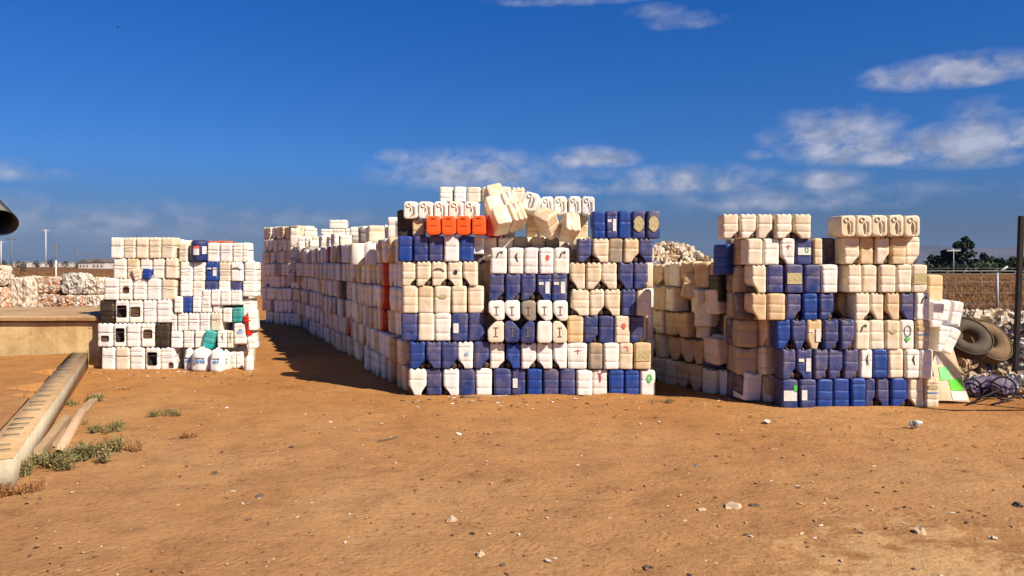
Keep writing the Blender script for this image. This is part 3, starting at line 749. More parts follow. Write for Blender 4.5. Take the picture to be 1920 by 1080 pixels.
row(A_, 4, DR+.02, 550, 600, '1407 Tsl 1438 1439 Tff 1473 1474 Bfr 1504 1506 Nff 1534 1537 Bnr 1565')
row(B_, 4, DR+.05, 549, 600, '1603 Csr 1632 1633 Csl 1659 1660 Tsl 1687 1688 Bnl 1715 1716 Wff:blk 1744')
row(A_, 5, DR+.03, 496, 549, '1408 Csl 1438 1439 Bff 1471 1472 Bff:gold 1506 1507 Bff 1539 1540 Wff 1571')
row(B_, 5, DR+.04, 496, 548, '1588 Csf 1616 1617 Cff 1647 1648 Cff 1680 1681 Cff 1710 1711 Cff:gold 1740')
row(A_, 6, DR+.02, 447, 496, '1400 Cff 1431 1432 Wff 1463 1464 Wfl:redc 1491 1492 Bff:glab 1524 1525 Cff 1542')
row(B_, 6, DR+.04, 444, 495, '1580 Cfr 1611 1612 Tff 1640 1641 Csr 1668 1669 Tff 1699 1698 Cfr 1727')
row(A_, 7, DR, 401, 447, '1355 Csr 1386 1388 Csr 1419 1421 Csr 1451 1453 Csr 1485 1487 Csl 1521')
row('right stack right column', 7, DR+.02, 404, 444, '1568 Ct0 1598 1599 Ct0 1628 1629 Ct0 1659 1660 Ct0 1689 1689 Ct0 1720', label_tail='lying top row')
# loose white cans leaning beside the stack
for (px, py, rz, D, lb) in ((1745, 588, 5, 9.95, 'white jerrycan tucked behind the outer edge of the right stack, post shadow across it'),
        (1757, 585, 7, 10.1, 'tall white jerrycan leaning beside right stack above the truck tyre, first of two'),
        (1781, 587, 8, 10.15, 'tall white jerrycan touching the dirty plastic heap, above the truck tyre'),
        (1756, 633, 4, 10.0, 'white jerrycan wedged between right stack and its leaning twin below'),
        (1771, 636, 24, 10.0, 'white jerrycan leaning steeply against its neighbour beside the truck tyre')):
    loose('Wff', px, py, D, 3, rz*1.0, 6, lb, w=.165, h=.34)
loose('Tff', 1741, 540, 10.1, 0, 0, 8, 'tan jerrycan peeping out behind the right stack above the white pair', h=.36)

# ---- left stack
DL = 13.08
A2, B2 = 'left stack left column', 'left stack right column'
row(A2, 1, DL, 651, 693, '189 Wsf 216 216 Csf 243 243 Wff 271 272 Wsf:cut4 300 300 Wsf:cut6 328', zfloor=0, strap=True)
row(A2, 2, DL, 606, 650, '182 Wsf:cut3 210 211 Wsf:cut4 236 236 Wsf 263 264 Wsf:cut5 290 290 Knf 318', strap=True)
row(A2, 3, DL, 562, 605, '185 Kff 213 214 Wsf:cut1 240 240 Wsf:cut2 266 267 Wsf 293 293 Wsf 321', strap=True)
row(A2, 4, DL, 522, 562, '194 Wff 222 221 Wsf:cut7 247 248 Wff 274 274 Wff 301 301 Csf 329', strap=True)
row(A2, 5, DL, 484, 522, '210 Wsf 236 236 Csf 260 261 Wff 284 284 Wsf 308 309 Csf 333', strap=True)
row(A2, 6, DL, 445, 484, '206 Wsf 230 230 Csf 254 254 Csf 278 278 Csf 301 301 Csf 327', strap=True)
row(B2, 1, DL+.05, 660, 690, '431 Wff 443 443 Wff 455', label_tail='short foot row')
row(B2, 2, DL, 620, 652, '320 Wsf 341 342 Wsf 363 364 Wff 387 407 Wff:blk2 426 426 Csf:blk2 437', strap=True)
row(B2, 3, DL, 586, 620, '320 Wsf 330 331 Wsf 351 351 Wsf 373 373 Wsf 394 394 Csf 417', strap=True)
row(B2, 4, DL, 556, 586, '326 Wff 342 342 Nff 359 360 Wff 376 376 Wsf 396 397 Wff 416')
row(B2, 5, DL-.01, 543, 572, '378 Wsf 394 395 Wsf 413 413 Wsf 432 432 Wsf 452')
row(B2, 6, DL+.02, 527, 556, '337 Wff 360 360 Wff 383 383 Bff 408 408 Wsf 431 431 Bsf 453 454 Wff 480')
row(B2, 7, DL+.02, 491, 527, '336 Wff 361 361 Wff 384 385 Nsf:lab2 409 409 Csf 433 433 Wsf:blkc 456 457 Wff 480', strap=True)
row(B2, 8, DL+.02, 455, 491, '334 Csf 351 387 Wff 411 411 Wff 435 435 Wff 455 454 Wff 466', strap=True)
row(B2, 3, DL, 577, 604, '417 Wff 435 435 Eff 455', label_tail='teal pair')
row(B2, 2, DL-.02, 606, 645, '437 Wff:bprt 462', label_tail='set low')
row(B2, 6, DL+.1, 560, 612, '455 Wff 474', label_tail='beside red bucket')
loose('Eff', 396, 635, DL+.06, 0, 14, 5, 'teal jerrycan tipped point down above the lettered containers, left stack', w=.19, h=.30)
loose('Nff', 281, 513, DL+.11, 0, 6, 3, 'small blue jerrycan stuck between rows of the left stack', w=.15, h=.17)
loose('Cff', 260, 512, DL+.11, 10, -14, 12, 'crumpled cream jerrycan squeezed above the small square opening, left stack', w=.14, h=.20)
loose('Wff', 476, 600, DL+.1, 0, -4, 10, 'white jerrycan at the outer corner beside the red bucket', w=.16, h=.34)
loose('Wff', 474, 634, DL+.15, 0, -8, 10, 'white jerrycan below the outer corner can, left stack', w=.16, h=.34)

def straps():
    for (xa, xb, D, z, rn, place) in STRAPS:
        mb = MB(); y0 = D - .022; y1 = D + CDP + .02; n = 8; pts = []
        for i in range(n+1): pts.append((xa-.004+(xb-xa+.008)*i/n, y0 - .002*math.sin(i*1.7), z + .006*math.sin(i*2.1)))
        for i in range(n+1): pts.append((xb+.004-(xb-xa+.008)*i/n, y1, z))
        mb.tube(pts, .0035, 5, closed=True); o = mb.build('strap', M_STRAP)
        tag(o, f"thin dark strap tying the {rn}, {place}", 'strap', 'straps round the bundles')
straps()

# ------------------------------------------------------------------ the mass of cans behind and along the aisles
PAL = [((.82,.79,.74,.22), 12), ((.78,.72,.62,.5), 7), ((.62,.55,.44,.9), 2), ((.30,.30,.30,.4), 1), ((.02,.05,.22,.5), .5), ((.45,.28,.05,.2), .25), ((.42,.05,.015,.2), .22), ((.02,.14,.05,.2), .12)]
def pick(rnd, pal):
    t = sum(w for _, w in pal); r = rnd.random()*t
    for c, w in pal:
        r -= w
        if r <= 0: return vary(c, rnd, .12)
    return pal[0][0]
GEO = [can_geo(t, b, 10+i, 3, False) for i, (t, b) in enumerate((('f','f'),('s','f'),('n','r'),('s','l'),('f','b'),('n','f')))]
def low_geo():
    v = []; f = []; sec = section(CWD, CDP, [.04]*4, 1); n = len(sec)
    for z, s in ((0,.94),(.03,1),(CHT-.03,1),(CHT,.90)):
        v += [(x*s, y*s, z) for x, y in sec]
    for j in range(3):
        for i in range(n): a = j*n+i; b = j*n+(i+1)%n; f.append((a, b, b+n, a+n))
    f.append(tuple(range(n))[::-1]); f.append(tuple(3*n+i for i in range(n)))
    return v, f
LOW = low_geo()
mass = MB()
def mcan(rnd, x, y, z, yaw, sx=1, sz=1, low=False, pal=PAL, col=None, tilt=0, orient=0):
    g = LOW if low else rnd.choice(GEO)
    M_ = Matrix.Translation((x, y, z)) @ Euler((R(rnd.uniform(-2,2)+tilt), R(rnd.uniform(-1.5,1.5)), yaw)).to_matrix().to_4x4()
    if orient == 1: M_ = M_ @ Matrix.Translation((0, CHT/2, CDP/2)) @ Matrix.Rotation(R(90), 4, 'X')
    if orient == 2: M_ = M_ @ Matrix.Translation((-CHT/2, 0, CWD/2)) @ Matrix.Rotation(R(90), 4, 'Y')
    M_ = M_ @ Matrix.Diagonal((sx, 1, sz, 1))
    mass.add(g[0], g[1], col or pick(rnd, pal), M_)
def wall_of(p0, p1, layers, pitch, lh, seed, inner=True, pal=PAL, z0=0, jit=.035, specials=None, recess_bundle=.05):
    """a row of stacked bundles from p0 to p1; the outside is to the left of the direction p0->p1"""
    rnd = random.Random(seed); d = Vector((p1[0]-p0[0], p1[1]-p0[1])); ln = d.length; d.normalize(); nrm = Vector((-d.y, d.x)); yaw = math.atan2(d.y, d.x) + math.pi
    n = int(ln/pitch)
    for k in range(layers):
        off = rnd.uniform(-.1, .1); rb = 0
        for i in range(n):
            if i % 5 == 0: rb = rnd.uniform(-recess_bundle, recess_bundle); dz = rnd.uniform(-.008, .008); orient = 0
            s = (i+.5)*pitch + off
            if specials and (k, i) in specials: col = specials[(k, i)]
            else: col = None
            t = -CDP/2 + rb + rnd.uniform(-jit, jit)
            q = Vector(p0[:2]) + d*s + nrm*t
            mcan(rnd, q.x, q.y, z0 + k*lh + dz, yaw + R(rnd.uniform(-4, 4)), pitch/CWD*.97, lh/CHT*rnd.uniform(.97,1.0), pal=pal, col=col)
            if inner:
                q = Vector(p0[:2]) + d*s + nrm*(t-.31); mcan(rnd, q.x, q.y, z0 + k*lh + dz, yaw, pitch/CWD*.98, lh/CHT*.99, low=True, pal=pal)
# aisle wall of the middle stack
ORG = (.50,.035,.006,.1); GRN = (.01,.20,.06,.1); YEL = (.55,.32,.02,.2); BLU = (.02,.04,.16,.3); DKB = (.015,.02,.05,.3)
sp = {(3,4): ORG, (4,4): ORG, (3,3): ORG, (2,5): ORG, (0,2): ORG, (0,4): (.4,.05,.01,.2), (1,1): (.3,.18,.08,.4), (4,15): GRN, (3,33): YEL, (3,34): YEL, (0,47): YEL, (5,20): DKB, (4,20): DKB, (3,20): DKB, (2,20): DKB,
      (3,13): BLU, (1,18): ORG, (5,28): (.5,.05,.02,.1)}
P0 = (-1.55, DM+.42); P1 = (-6.35, 22.2)
wall_of(P0, P1, 6, .25, .375, 3, specials=sp, jit=.05, recess_bundle=.075)
rr_ = random.Random(12)
for i in range(15):      # odd cans left lying along the uneven top edge
    t = rr_.uniform(.05,.95); mcan(rr_, P0[0]+(P1[0]-P0[0])*t+.22, P0[1]+(P1[1]-P0[1])*t, 6*.375, rr_.uniform(-1.9,-.9), rr_.uniform(.9,1.05), rr_.uniform(.5,.98))
# far corner block: higher, turns away to the left
wall_of((-6.35, 22.2), (-7.95, 23.6), 8, .25, .375, 8)
# top layers of the block behind the aisle wall and its hidden far side, so that it is solid from above and from the east
rnd = random.Random(44)
WPL = [((.74,.70,.64,.3), 8), ((.68,.60,.50,.6), 5)]
def lerp(a, b, t): return (a[0]+(b[0]-a[0])*t, a[1]+(b[1]-a[1])*t)
for i in range(38):
    s = (i+.5)/38; q = lerp(P0, P1, s)
    for j in range(3, 14):
        mcan(rnd, q[0]+.1+j*.25, q[1]+.15, 5*.375, R(-3), low=True, sz=.97, pal=WPL)
    for k in range(5): mcan(rnd, q[0]+.1+14*.25, q[1]+.15, k*.375, R(-3), low=True, sz=.97, pal=WPL)
# filling rows straight behind the three stack faces
def backing(px0, px1, D, ytop, seed, n_layers, lh, deep=1, pal=PAL, shift=.34):
    rnd = random.Random(seed); xa = (px0-960)/F*D; xb = (px1-960)/F*D; n = int((xb-xa)/.236)
    for r_ in range(deep):
        for k in range(n_layers):
            for i in range(n):
                mcan(rnd, xa+(i+.5)*(xb-xa)/n + rnd.uniform(-.01,.01), D+CDP/2+shift+r_*.31+rnd.uniform(-.02,.02), k*lh, R(rnd.uniform(-3,3)), (xb-xa)/n/CWD*.97, lh/CHT*.985, pal=pal, low=(r_ > 0))
GAP_SHADE = [((.40,.33,.25,.6), 6), ((.30,.22,.14,.9), 4), ((.015,.03,.12,.4), 4)]  # dark can colours put shade into the gaps between the front cans
backing(772, 1222, DM, 0, 61, 5, .375, 2, GAP_SHADE)
backing(752, 905, DM, 0, 62, 6, .37, 1, GAP_SHADE, .34)
backing(905, 1222, DM, 0, 65, 6, .345, 1, GAP_SHADE, .38)
backing(1452, 1735, DR, 0, 63, 6, .367, 3, GAP_SHADE, .36)
backing(1400, 1525, DR, 0, 66, 6, .367, 2, GAP_SHADE, .40)
backing(196, 446, DL, 0, 64, 5, .385, 2, [((.76,.73,.68,.2), 5), ((.70,.66,.58,.5), 2)])
backing(212, 330, DL, 0, 67, 6, .382, 2, [((.76,.73,.68,.2), 5), ((.70,.66,.58,.5), 2)])
# lit ends showing above and behind the aisle wall: (px0, px1, ytop, ybot, D, n)
WP = [((.80,.77,.71,.15), 8), ((.78,.72,.62,.4), 3)]
for (a, b, y0, y1, D, n, o) in ((698,718,424,457,13.6,1,0),(720,742,421,455,12.4,2,0),(703,745,452,478,12.0,2,0),(600,690,451,480,18.5,5,0),(655,700,425,453,17.2,2,0),
        (543,558,427,463,22.0,1,0),(559,570,428,440,22.3,1,1),(569,591,427,445,22.3,1,1),(600,622,429,445,22.0,1,1),(623,646,429,445,22.1,1,1),(648,672,428,446,22.2,2,1),
        (616,650,412,429,22.4,1,1),(543,558,463,485,22.0,1,0),(540,557,485,508,21.9,1,0),(538,552,509,530,21.8,1,0),(558,690,443,466,21.6,10,0),(560,600,463,485,21.4,3,0),(640,700,463,490,16.5,3,0),(670,735,470,492,14.5,3,0)):
    w = (b-a)/n/F*D; h = (y1-y0)/F*D; xa = (a-960)/F*D; z = CH-(y1-HOR)/F*D
    for i in range(n):
        mcan(rnd, xa+(i+.5)*w, D+.15, z, R(rnd.uniform(-4,4)), w/CWD*.97, h/CHT*.99, pal=WP)
# supports below those ends
for (a, b, ytop, D) in ((655,745,457,12.9),(600,700,480,17.9),(560,700,466,22.0)):
    h = CH-(ytop-HOR)/F*D; k = 0; z = h-.375
    while z > 1.7:
        for i in range(int((b-a)/F*D/.24)): mcan(rnd, (a-960)/F*D+(i+.5)*.24, D+.2, z, 0, low=True, pal=WP)
        z -= .375
# aisle wall of the right stack (in shade), falling away towards the back
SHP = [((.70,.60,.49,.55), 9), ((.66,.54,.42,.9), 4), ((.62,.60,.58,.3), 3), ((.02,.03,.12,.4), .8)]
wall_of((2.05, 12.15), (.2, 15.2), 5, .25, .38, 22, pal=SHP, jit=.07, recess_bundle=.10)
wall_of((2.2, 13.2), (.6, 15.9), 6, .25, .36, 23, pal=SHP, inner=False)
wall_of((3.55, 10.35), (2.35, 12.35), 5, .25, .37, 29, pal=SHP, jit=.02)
tag(mass.build('jerrycans', M_CANS), 'mass of old white jerrycans walling the aisles and filling the stacks behind', 'jerrycans', kind='stuff')

# individual cans of the shaded side face beside the right stack
rnd = random.Random(91)
SA = Vector((3.36, DR+.30)); SB = Vector((2.12, 11.95)); sd_ = (SB-SA).normalized(); sn = Vector((-sd_.y, sd_.x)); n_side = 9
syaw = math.atan2(sd_.y, sd_.x) + math.pi
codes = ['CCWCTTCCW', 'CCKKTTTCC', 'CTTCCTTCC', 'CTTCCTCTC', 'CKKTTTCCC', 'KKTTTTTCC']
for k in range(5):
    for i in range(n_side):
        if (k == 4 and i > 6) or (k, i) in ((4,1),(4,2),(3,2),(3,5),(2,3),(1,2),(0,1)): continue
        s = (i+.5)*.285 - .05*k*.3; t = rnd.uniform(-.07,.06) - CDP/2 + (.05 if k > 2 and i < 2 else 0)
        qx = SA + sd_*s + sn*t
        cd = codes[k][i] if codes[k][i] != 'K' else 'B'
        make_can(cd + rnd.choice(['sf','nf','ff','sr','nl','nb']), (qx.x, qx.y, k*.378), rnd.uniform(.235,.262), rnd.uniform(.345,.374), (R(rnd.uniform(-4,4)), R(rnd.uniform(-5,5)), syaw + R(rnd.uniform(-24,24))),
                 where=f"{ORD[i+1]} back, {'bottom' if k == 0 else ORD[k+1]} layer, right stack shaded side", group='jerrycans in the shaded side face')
loose('Nff', 1364, 487, 10.36, 0, 3, 28, 'large navy jerrycan bulging from the shaded top of the right stack side', w=.30, h=.42)
loose('Kff', 1352, 540, 10.75, 0, 0, 20, 'black jerrycan in the dark gap beneath the large navy one', w=.26, h=.38)
for (px, py, D, rx, ry, rz, cd, lb) in ((1300, 538, 11.12, 8, 12, 70, 'Tnf', 'dusty jerrycan with open grip sagging outward in the shaded side face'), (1326, 590, 10.92, -6, 10, 40, 'Cnr', 'cream jerrycan twisted towards us beneath the dark gap of the shaded side'),
        (1345, 655, 10.62, 4, -8, 30, 'Cnf', 'cream jerrycan turned outward low in the shaded side face'), (1402, 722, 10.12, 2, 5, 18, 'Wnf', 'greyish white jerrycan with grip standing on the dirt at the shaded foot')):
    loose(cd, px, py, D, rx, ry, rz, lb, w=.27, h=.37)

# ------------------------------------------------------------------ left stack extras
def lathe(prof, n=24):
    v = []; f = []
    for r, z in prof:
        for i in range(n): a = 2*math.pi*i/n; v.append((r*math.cos(a), r*math.sin(a), z))
    for j in range(len(prof)-1):
        for i in range(n): a = j*n+i; b = j*n+(i+1)%n; f.append((a, b, b+n, a+n))
    return v, f
def part(name, me_or_mb, m, parent, color=None, smooth=True, **kw):
    o = me_or_mb.build(name, m, parent, smooth=smooth, **kw)
    if color: o.color = color
    return o
def drum():
    p = P(368, 492, DL-.05); root = empty('drum', (p.x, DL+.10, p.z)); tag(root, 'dark blue ribbed drum with white and red label on top of the left stack', 'drum')
    pr = [(0,0),(.12,0),(.138,.03)]
    for k in range(5): pr += [(.143,.04+k*.016),(.150,.048+k*.016)]
    pr += [(.150,.14),(.150,.27)]
    for k in range(5): pr += [(.150,.275+k*.016),(.143,.283+k*.016)]
    pr += [(.13,.375),(.10,.392),(0,.392)]
    mb = MB(); mb.add(*lathe(pr, 28)); part('drum_body', mb, M_CAN, root, (.006,.020,.13,.06))
    for nm, m, a0, a1, z0, z1 in (('label', M_PAPER, -112, -72, .13, .24), ('label', M_RED, -112, -72, .24, .285), ('label', M_PAPER, -165, -135, .15, .28), ('label', M_PAPER, -52, -22, .15, .28)):
        mb = MB(); n = 8; v = []
        for r_ in (.1525, .149):
            for z in (z0, z1):
                for i in range(n+1): a = R(a0+(a1-a0)*i/n); v.append((r_*math.cos(a), r_*math.sin(a), z))
        f = [(i, i+1, n+2+i, n+1+i) for i in range(n)]
        mb.add(v, f); part(nm, mb, m, root)
drum()
def sack(px0, px1, y0, y1, D, label, lettering=True):
    w = (px1-px0)/F*D; h = (y1-y0)/F*D; x = ((px0+px1)/2-960)/F*D; root = empty('plastic_container', (x, D+w*.35, 0))
    tag(root, label, 'container', 'lettered containers at the foot of the left stack')
    mb = MB(); n = 28; v = []; f = []; prof = [(.80,0),(.96,.04),(1.0,.12),(1.0,.5),(.97,.7),(.88,.84),(.70,.93),(.45,.975),(.22,.99),(.2,1.05),(0,1.05)]
    for r, z in prof:
        for i in range(n):
            a = 2*math.pi*i/n; c = math.cos(a); s = math.sin(a)
            e = .5; sx = math.copysign(abs(c)**.75, c); sy = math.copysign(abs(s)**.75, s)
            q = .03*noise.noise(Vector((c*2+px0, s*2, z*5)))
            v.append(((w/2*r+q)*sx, (w*.38*r+q)*sy, z*h*.95))
    for j in range(len(prof)-1):
        for i in range(n): a = j*n+i; b = j*n+(i+1)%n; f.append((a, b, b+n, a+n))
    mb.add(v, f); part('container_body', mb, M_CAN, root, (.80,.78,.75,.12))
    if lettering:
        rr = random.Random(px0); yf = -w*.38-.012
        for zi, (z, hh, m) in enumerate(((h*.55,.014,M_INK),(h*.44,.020,M_BLUEP),(h*.37,.012,M_BLUEP))):
            tb = MB(); xx = -w*.28
            while xx < w*.28:
                ww = rr.uniform(.006,.016); tb.box((xx, yf+.004+abs(xx)/w*.02, z+rr.uniform(-.002,.002)), (ww*.5, .003, hh*rr.uniform(.6,1))); xx += ww+.010
            part('printed_line', tb, m, root, smooth=False)
sack(344, 362, 651, 692, DL-.05, 'partly hidden bulging white container with blue print under the strapped row')
sack(356, 393, 649, 694, DL-.22, 'widest bulging white container with black and blue print on the dirt')
sack(393, 417, 651, 696, DL-.30, 'narrow bulging white container standing foremost beside the widest one')
sack(415, 430, 652, 691, DL-.12, 'slim white container with blue print behind the foremost one')
sack(456, 473, 660, 689, DL-.15, 'small plain white round-shouldered container at the outer foot of the left stack', False)
def bucket():
    p = P(464, 628, DL-.05); root = empty('bucket', (p.x, DL+.05, p.z)); tag(root, 'bright red bucket with rim hanging at the outer corner of the left stack', 'bucket')
    mb = MB(); mb.add(*lathe([(0,0),(.075,0),(.078,.01),(.10,.27),(.108,.275),(.108,.315),(.102,.32),(.06,.35),(0,.355)])); part('bucket_body', mb, M_CAN, root, (.80,.025,.01,.02))
    mb = MB(); mb.add(*lathe([(.104,.24),(.115,.245),(.115,.262),(.104,.268)])); part('rim', mb, M_CAN, root, (.85,.04,.02,.02))
bucket()
# orange scraps lying on the top of the left stack
for i, (px, w) in enumerate(((396, 14), (420, 22))):
    p = P(px, 455, DL+.25); mb = MB(); v = []; f = []; n = 7
    for a in range(n+1):
        for b in range(5): v.append((w/F*DL*(a/n-.5)*1.5, .06*b-.1, .035*noise.noise(Vector((a*.7, b*.8, i)))+.02))
    for a in range(n):
        for b in range(4): q_ = a*5+b; f.append((q_, q_+5, q_+6, q_+1))
    mb.add(v, f); o = mb.build('plastic_scrap', M_CAN); o.location = (p.x, p.y, p.z); o.color = (.62,.10,.03,.3)
    md = o.modifiers.new('thickness', 'SOLIDIFY'); md.thickness = .02
    tag(o, ['smaller orange plastic scrap lying on top of the left stack', 'larger orange plastic scrap lying on top of the left stack'][i], 'scrap', 'orange scraps')

# ------------------------------------------------------------------ bales
M_BALE = attrmat('baled_plastic', .6, 9, .6, .03)
def bale(px0, px1, y0, y1, D, tint, label, seed):
    w = (px1-px0)/F*D; h = (y1-y0)/F*D; x = ((px0+px1)/2-960)/F*D; z = max(0, CH-(y1-HOR)/F*D); h = CH-(y0-HOR)/F*D - .05 - z
    root = empty('bale', (x, D, z)); tag(root, label, 'bale', 'bales of scrap plastic behind the concrete wall')
    bm = bmesh.new(); bmesh.ops.create_cube(bm, size=1); bmesh.ops.subdivide_edges(bm, edges=bm.edges[:], cuts=21, use_grid_fill=True)
    rr = random.Random(seed); v = []; cols = []; bm.verts.index_update()
    for q_ in bm.verts:
        c = q_.co; p = Vector((c.x*w, c.y*.8, c.z*h)); l = c.normalized()*.0
        rnd_k = 1 - .16*(abs(c.x)*2)**6*(abs(c.z)*2)**6
        dsp = .06*noise.noise(p*6 + Vector((seed,0,0))) + .075*noise.noise(p*17 + Vector((0,seed,0))) + rr.uniform(-.022,.022)
        p = Vector((p.x*rnd_k, p.y, p.z*rnd_k)) + c.normalized()*dsp; v.append((p.x, p.y, p.z + h/2))
        t = noise.noise(p*5 + Vector((seed*2,1,1)))*.5+.5; u = rr.random()
        a = Vector((.70,.62,.50)); b = Vector(tint); cc = a.lerp(b, max(0, min(1, t*2.6-.75)))
        if u < .12: cc = Vector((.16,.08,.04))
        if u > .93: cc = Vector((.80,.78,.74))
        cols.append((cc.x, cc.y, cc.z, 1))
    f = [tuple(a.index for a in q_.verts) for q_ in bm.faces]; bm.free()
    obj('pressed_plastic', mesh('pressed_plastic', v, f, M_BALE, True, cols), root)
    mb = MB()
    for xx in (-.3, .3):
        mb.tube([(xx*w, -.44, .02), (xx*w, -.45, h*.5), (xx*w, -.44, h-.02), (xx*w, .4, h), (xx*w, .42, .02)], .006, 4, closed=True)
    mb.build('baling_wire', M_STRAP, root)
OT = (.50,.22,.08); WT = (.66,.54,.38)
bale(-14, 12, 497, 534, 29, WT, 'topmost pale bale cut off by the picture edge', 1)
bale(-20, 18, 537, 600, 29, OT, 'reddish bale cut off by the picture edge, below a pale one', 2)
bale(12, 30, 530, 600, 30, OT, 'narrow rusty bale squeezed between the edge bale and the tall pale one', 3)
bale(27, 66, 519, 575+22, 29.5, WT, 'tall pale crumpled bale left of the dark gap', 4)
bale(45, 78, 517, 545, 30.5, WT, 'small pale bale leaning on the tall crumpled one', 5)
bale(76, 121, 518, 548, 30, OT, 'upper bale with orange centre between tall pale bale and grey topped bale', 6)
bale(76, 121, 549, 598, 30, OT, 'lower orange bale beneath the one with an orange centre', 7)
bale(127, 165, 511, 550, 30, (.40,.38,.33), 'grey topped bale standing highest right of the middle', 8)
bale(121, 164, 551, 598, 29.9, OT, 'lower orange bale beneath the grey topped bale', 9)
bale(166, 200, 519, 550, 30.2, WT, 'upper pale bale next to the black jerrycan', 10)
bale(165, 200, 551, 598, 30, WT, 'lower pale bale next to the black jerrycan', 11)

# ------------------------------------------------------------------ heaps of rubbish
M_TRASH = attrmat('mixed_rubbish', .6, 14, .6, .02)
def lump_geo(seed, sub=2):
    bm = bmesh.new(); bmesh.ops.create_icosphere(bm, subdivisions=sub, radius=1)
    for q_ in bm.verts: q_.co *= 1 + .55*noise.noise(q_.co*1.7 + Vector((seed*5,0,0))) + .30*noise.noise(q_.co*4 + Vector((0,seed,0)))
    bm.verts.index_update(); v = [tuple(q_.co) for q_ in bm.verts]; f = [tuple(a.index for a in q_.verts) for q_ in bm.faces]; bm.free(); return v, f
LUMPS = [lump_geo(i) for i in range(6)]
def heap(name, label, cat, cx, cy, rx, ry, h, n, pal, size, seed, flat=.6, hf=None):
    rr = random.Random(seed); mb = MB()
    def H(x, y):
        u = ((x-cx)/rx)**2 + ((y-cy)/ry)**2; z = h*max(0, 1-u)**.7
        z *= 1 + .25*noise.noise(Vector((x*1.2, y*1.2, seed)))
        return hf(x, y, z) if hf else z
    # base mound
    m = 26; v = []; f = []
    for j in range(m+1):
        for i in range(m+1):
            x = cx+rx*(2*i/m-1); y = cy+ry*(2*j/m-1); v.append((x, y, H(x, y)-.05))
    for j in range(m):
        for i in range(m): a = j*(m+1)+i; f.append((a, a+1, a+m+2, a+m+1))
    mb.add(v, f, (.30,.18,.10,1))
    for k in range(n):
        x = cx+rx*rr.uniform(-1,1); y = cy+ry*rr.uniform(-1,1)
        if ((x-cx)/rx)**2+((y-cy)/ry)**2 > 1: continue
        s = size*rr.uniform(.45,1.4); c = rr.choices([p for p, _ in pal], [w for _, w in pal])[0]; kk = rr.uniform(.75,1.1)
        M_ = Matrix.Translation((x, y, H(x, y)+s*.15)) @ Euler((rr.random()*6, rr.random()*6, rr.random()*6)).to_matrix().to_4x4() @ Matrix.Diagonal((s*rr.uniform(.6,1.5), s, s*flat*rr.uniform(.4,1.2), 1))
        g = rr.choice(LUMPS); mb.add(g[0], g[1], (c[0]*kk, c[1]*kk, c[2]*kk, 1), M_)
    tag(mb.build(name, M_TRASH, smooth=False), label, cat, kind='stuff')
CRM = [((.66,.50,.32),7), ((.74,.62,.46),7), ((.46,.28,.15),4), ((.72,.66,.56),2), ((.18,.12,.08),1.5)]
heap('plastic_heap', 'pale heap of crushed plastic bottles and sheeting rising between the stacks', 'heap', 3.55, 15.6, 3.0, 2.2, 2.12, 3600, CRM, .085, 4, hf=lambda x, y, z: z*(1.0 if x < 3.0 else max(.72, 1-(x-3.0)*.14)))
heap('plastic_heap', 'pale heap of dirty plastic film in front of the field fence', 'heap', 8.9, 13.6, 3.2, 1.9, .92, 3200, CRM, .075, 5)
MIX = [((.46,.32,.20),6), ((.30,.20,.12),4), ((.55,.48,.40),3), ((.10,.08,.07),3), ((.55,.57,.60),1.5), ((.25,.14,.30),.8)]
heap('rubbish_heap', 'brown heap of mixed rubbish and torn sheeting behind the purple scrap', 'heap', 8.3, 11.7, 1.9, 1.15, .95, 2200, MIX, .065, 6, hf=lambda x, y, z: z*min(1, .35+max(0, x-6.6)*.55))
heap('rubbish_heap', 'glittering loose rubbish scattered at the foot of the brown heap', 'rubbish', 7.35, 10.75, 1.0, .55, .24, 650, [((.6,.62,.66),2), ((.08,.07,.07),2), ((.5,.35,.2),3), ((.7,.66,.6),1)], .04, 7)

def torus(Rm, rm, nu=56, nv=16, squash=1.0, tread=0):
    v = []; f = []
    for i in range(nu):
        a = 2*math.pi*i/nu
        for j in range(nv):
            b = 2*math.pi*j/nv; rr = rm*(1 + (tread if (i % 2 and math.cos(b) > .5) else 0))
            v.append(((Rm+rr*math.cos(b))*math.cos(a), (Rm+rr*math.cos(b))*math.sin(a), rm*squash*math.sin(b)))
    for i in range(nu):
        for j in range(nv): f.append((i*nv+j, ((i+1)%nu)*nv+j, ((i+1)%nu)*nv+(j+1)%nv, i*nv+(j+1)%nv))
    return v, f
def tyre(px, py, D, Ro, rm, tilt, yaw, m, label):
    p = P(px, py, D); root = empty('tyre', p, (R(tilt), R(8), R(yaw))); tag(root, label, 'tyre', 'old tyres on the rubbish heap')
    mb = MB(); mb.add(*torus(Ro-rm, rm, 72, 20, .95)); mb.build('tyre_casing', m, root)
    mb = MB(); v, f = torus(Ro-rm-rm*.78, rm*.20, 56, 8); mb.add(v, f); mb.build('bead', M_RUB, root)
    mb = MB()
    for i in range(60):
        a = 2*math.pi*i/60; mb.box((0,0,0), (.006, .016, .07), Matrix.Rotation(a, 4, 'Z') @ Matrix.Translation((Ro-.004, 0, 0)))
    mb.build('tread', m, root, smooth=False)
tyre(1814, 634, 10.6, .315, .105, 50, -8, M_RUB, 'big dark truck tyre tilted open towards us on the heap beside the stack')
tyre(1852, 641, 11.15, .34, .115, 56, 10, M_RUB2, 'dust coated tan tyre leaning under the dark one')
# mound carrying the tyres
heap('rubbish_heap', 'low brown mound of dirt and bags carrying the tyres', 'heap', 6.75, 11.5, .75, .60, .62, 360, [((.42,.27,.14),4), ((.60,.42,.25),3), ((.2,.13,.08),2)], .08, 12)

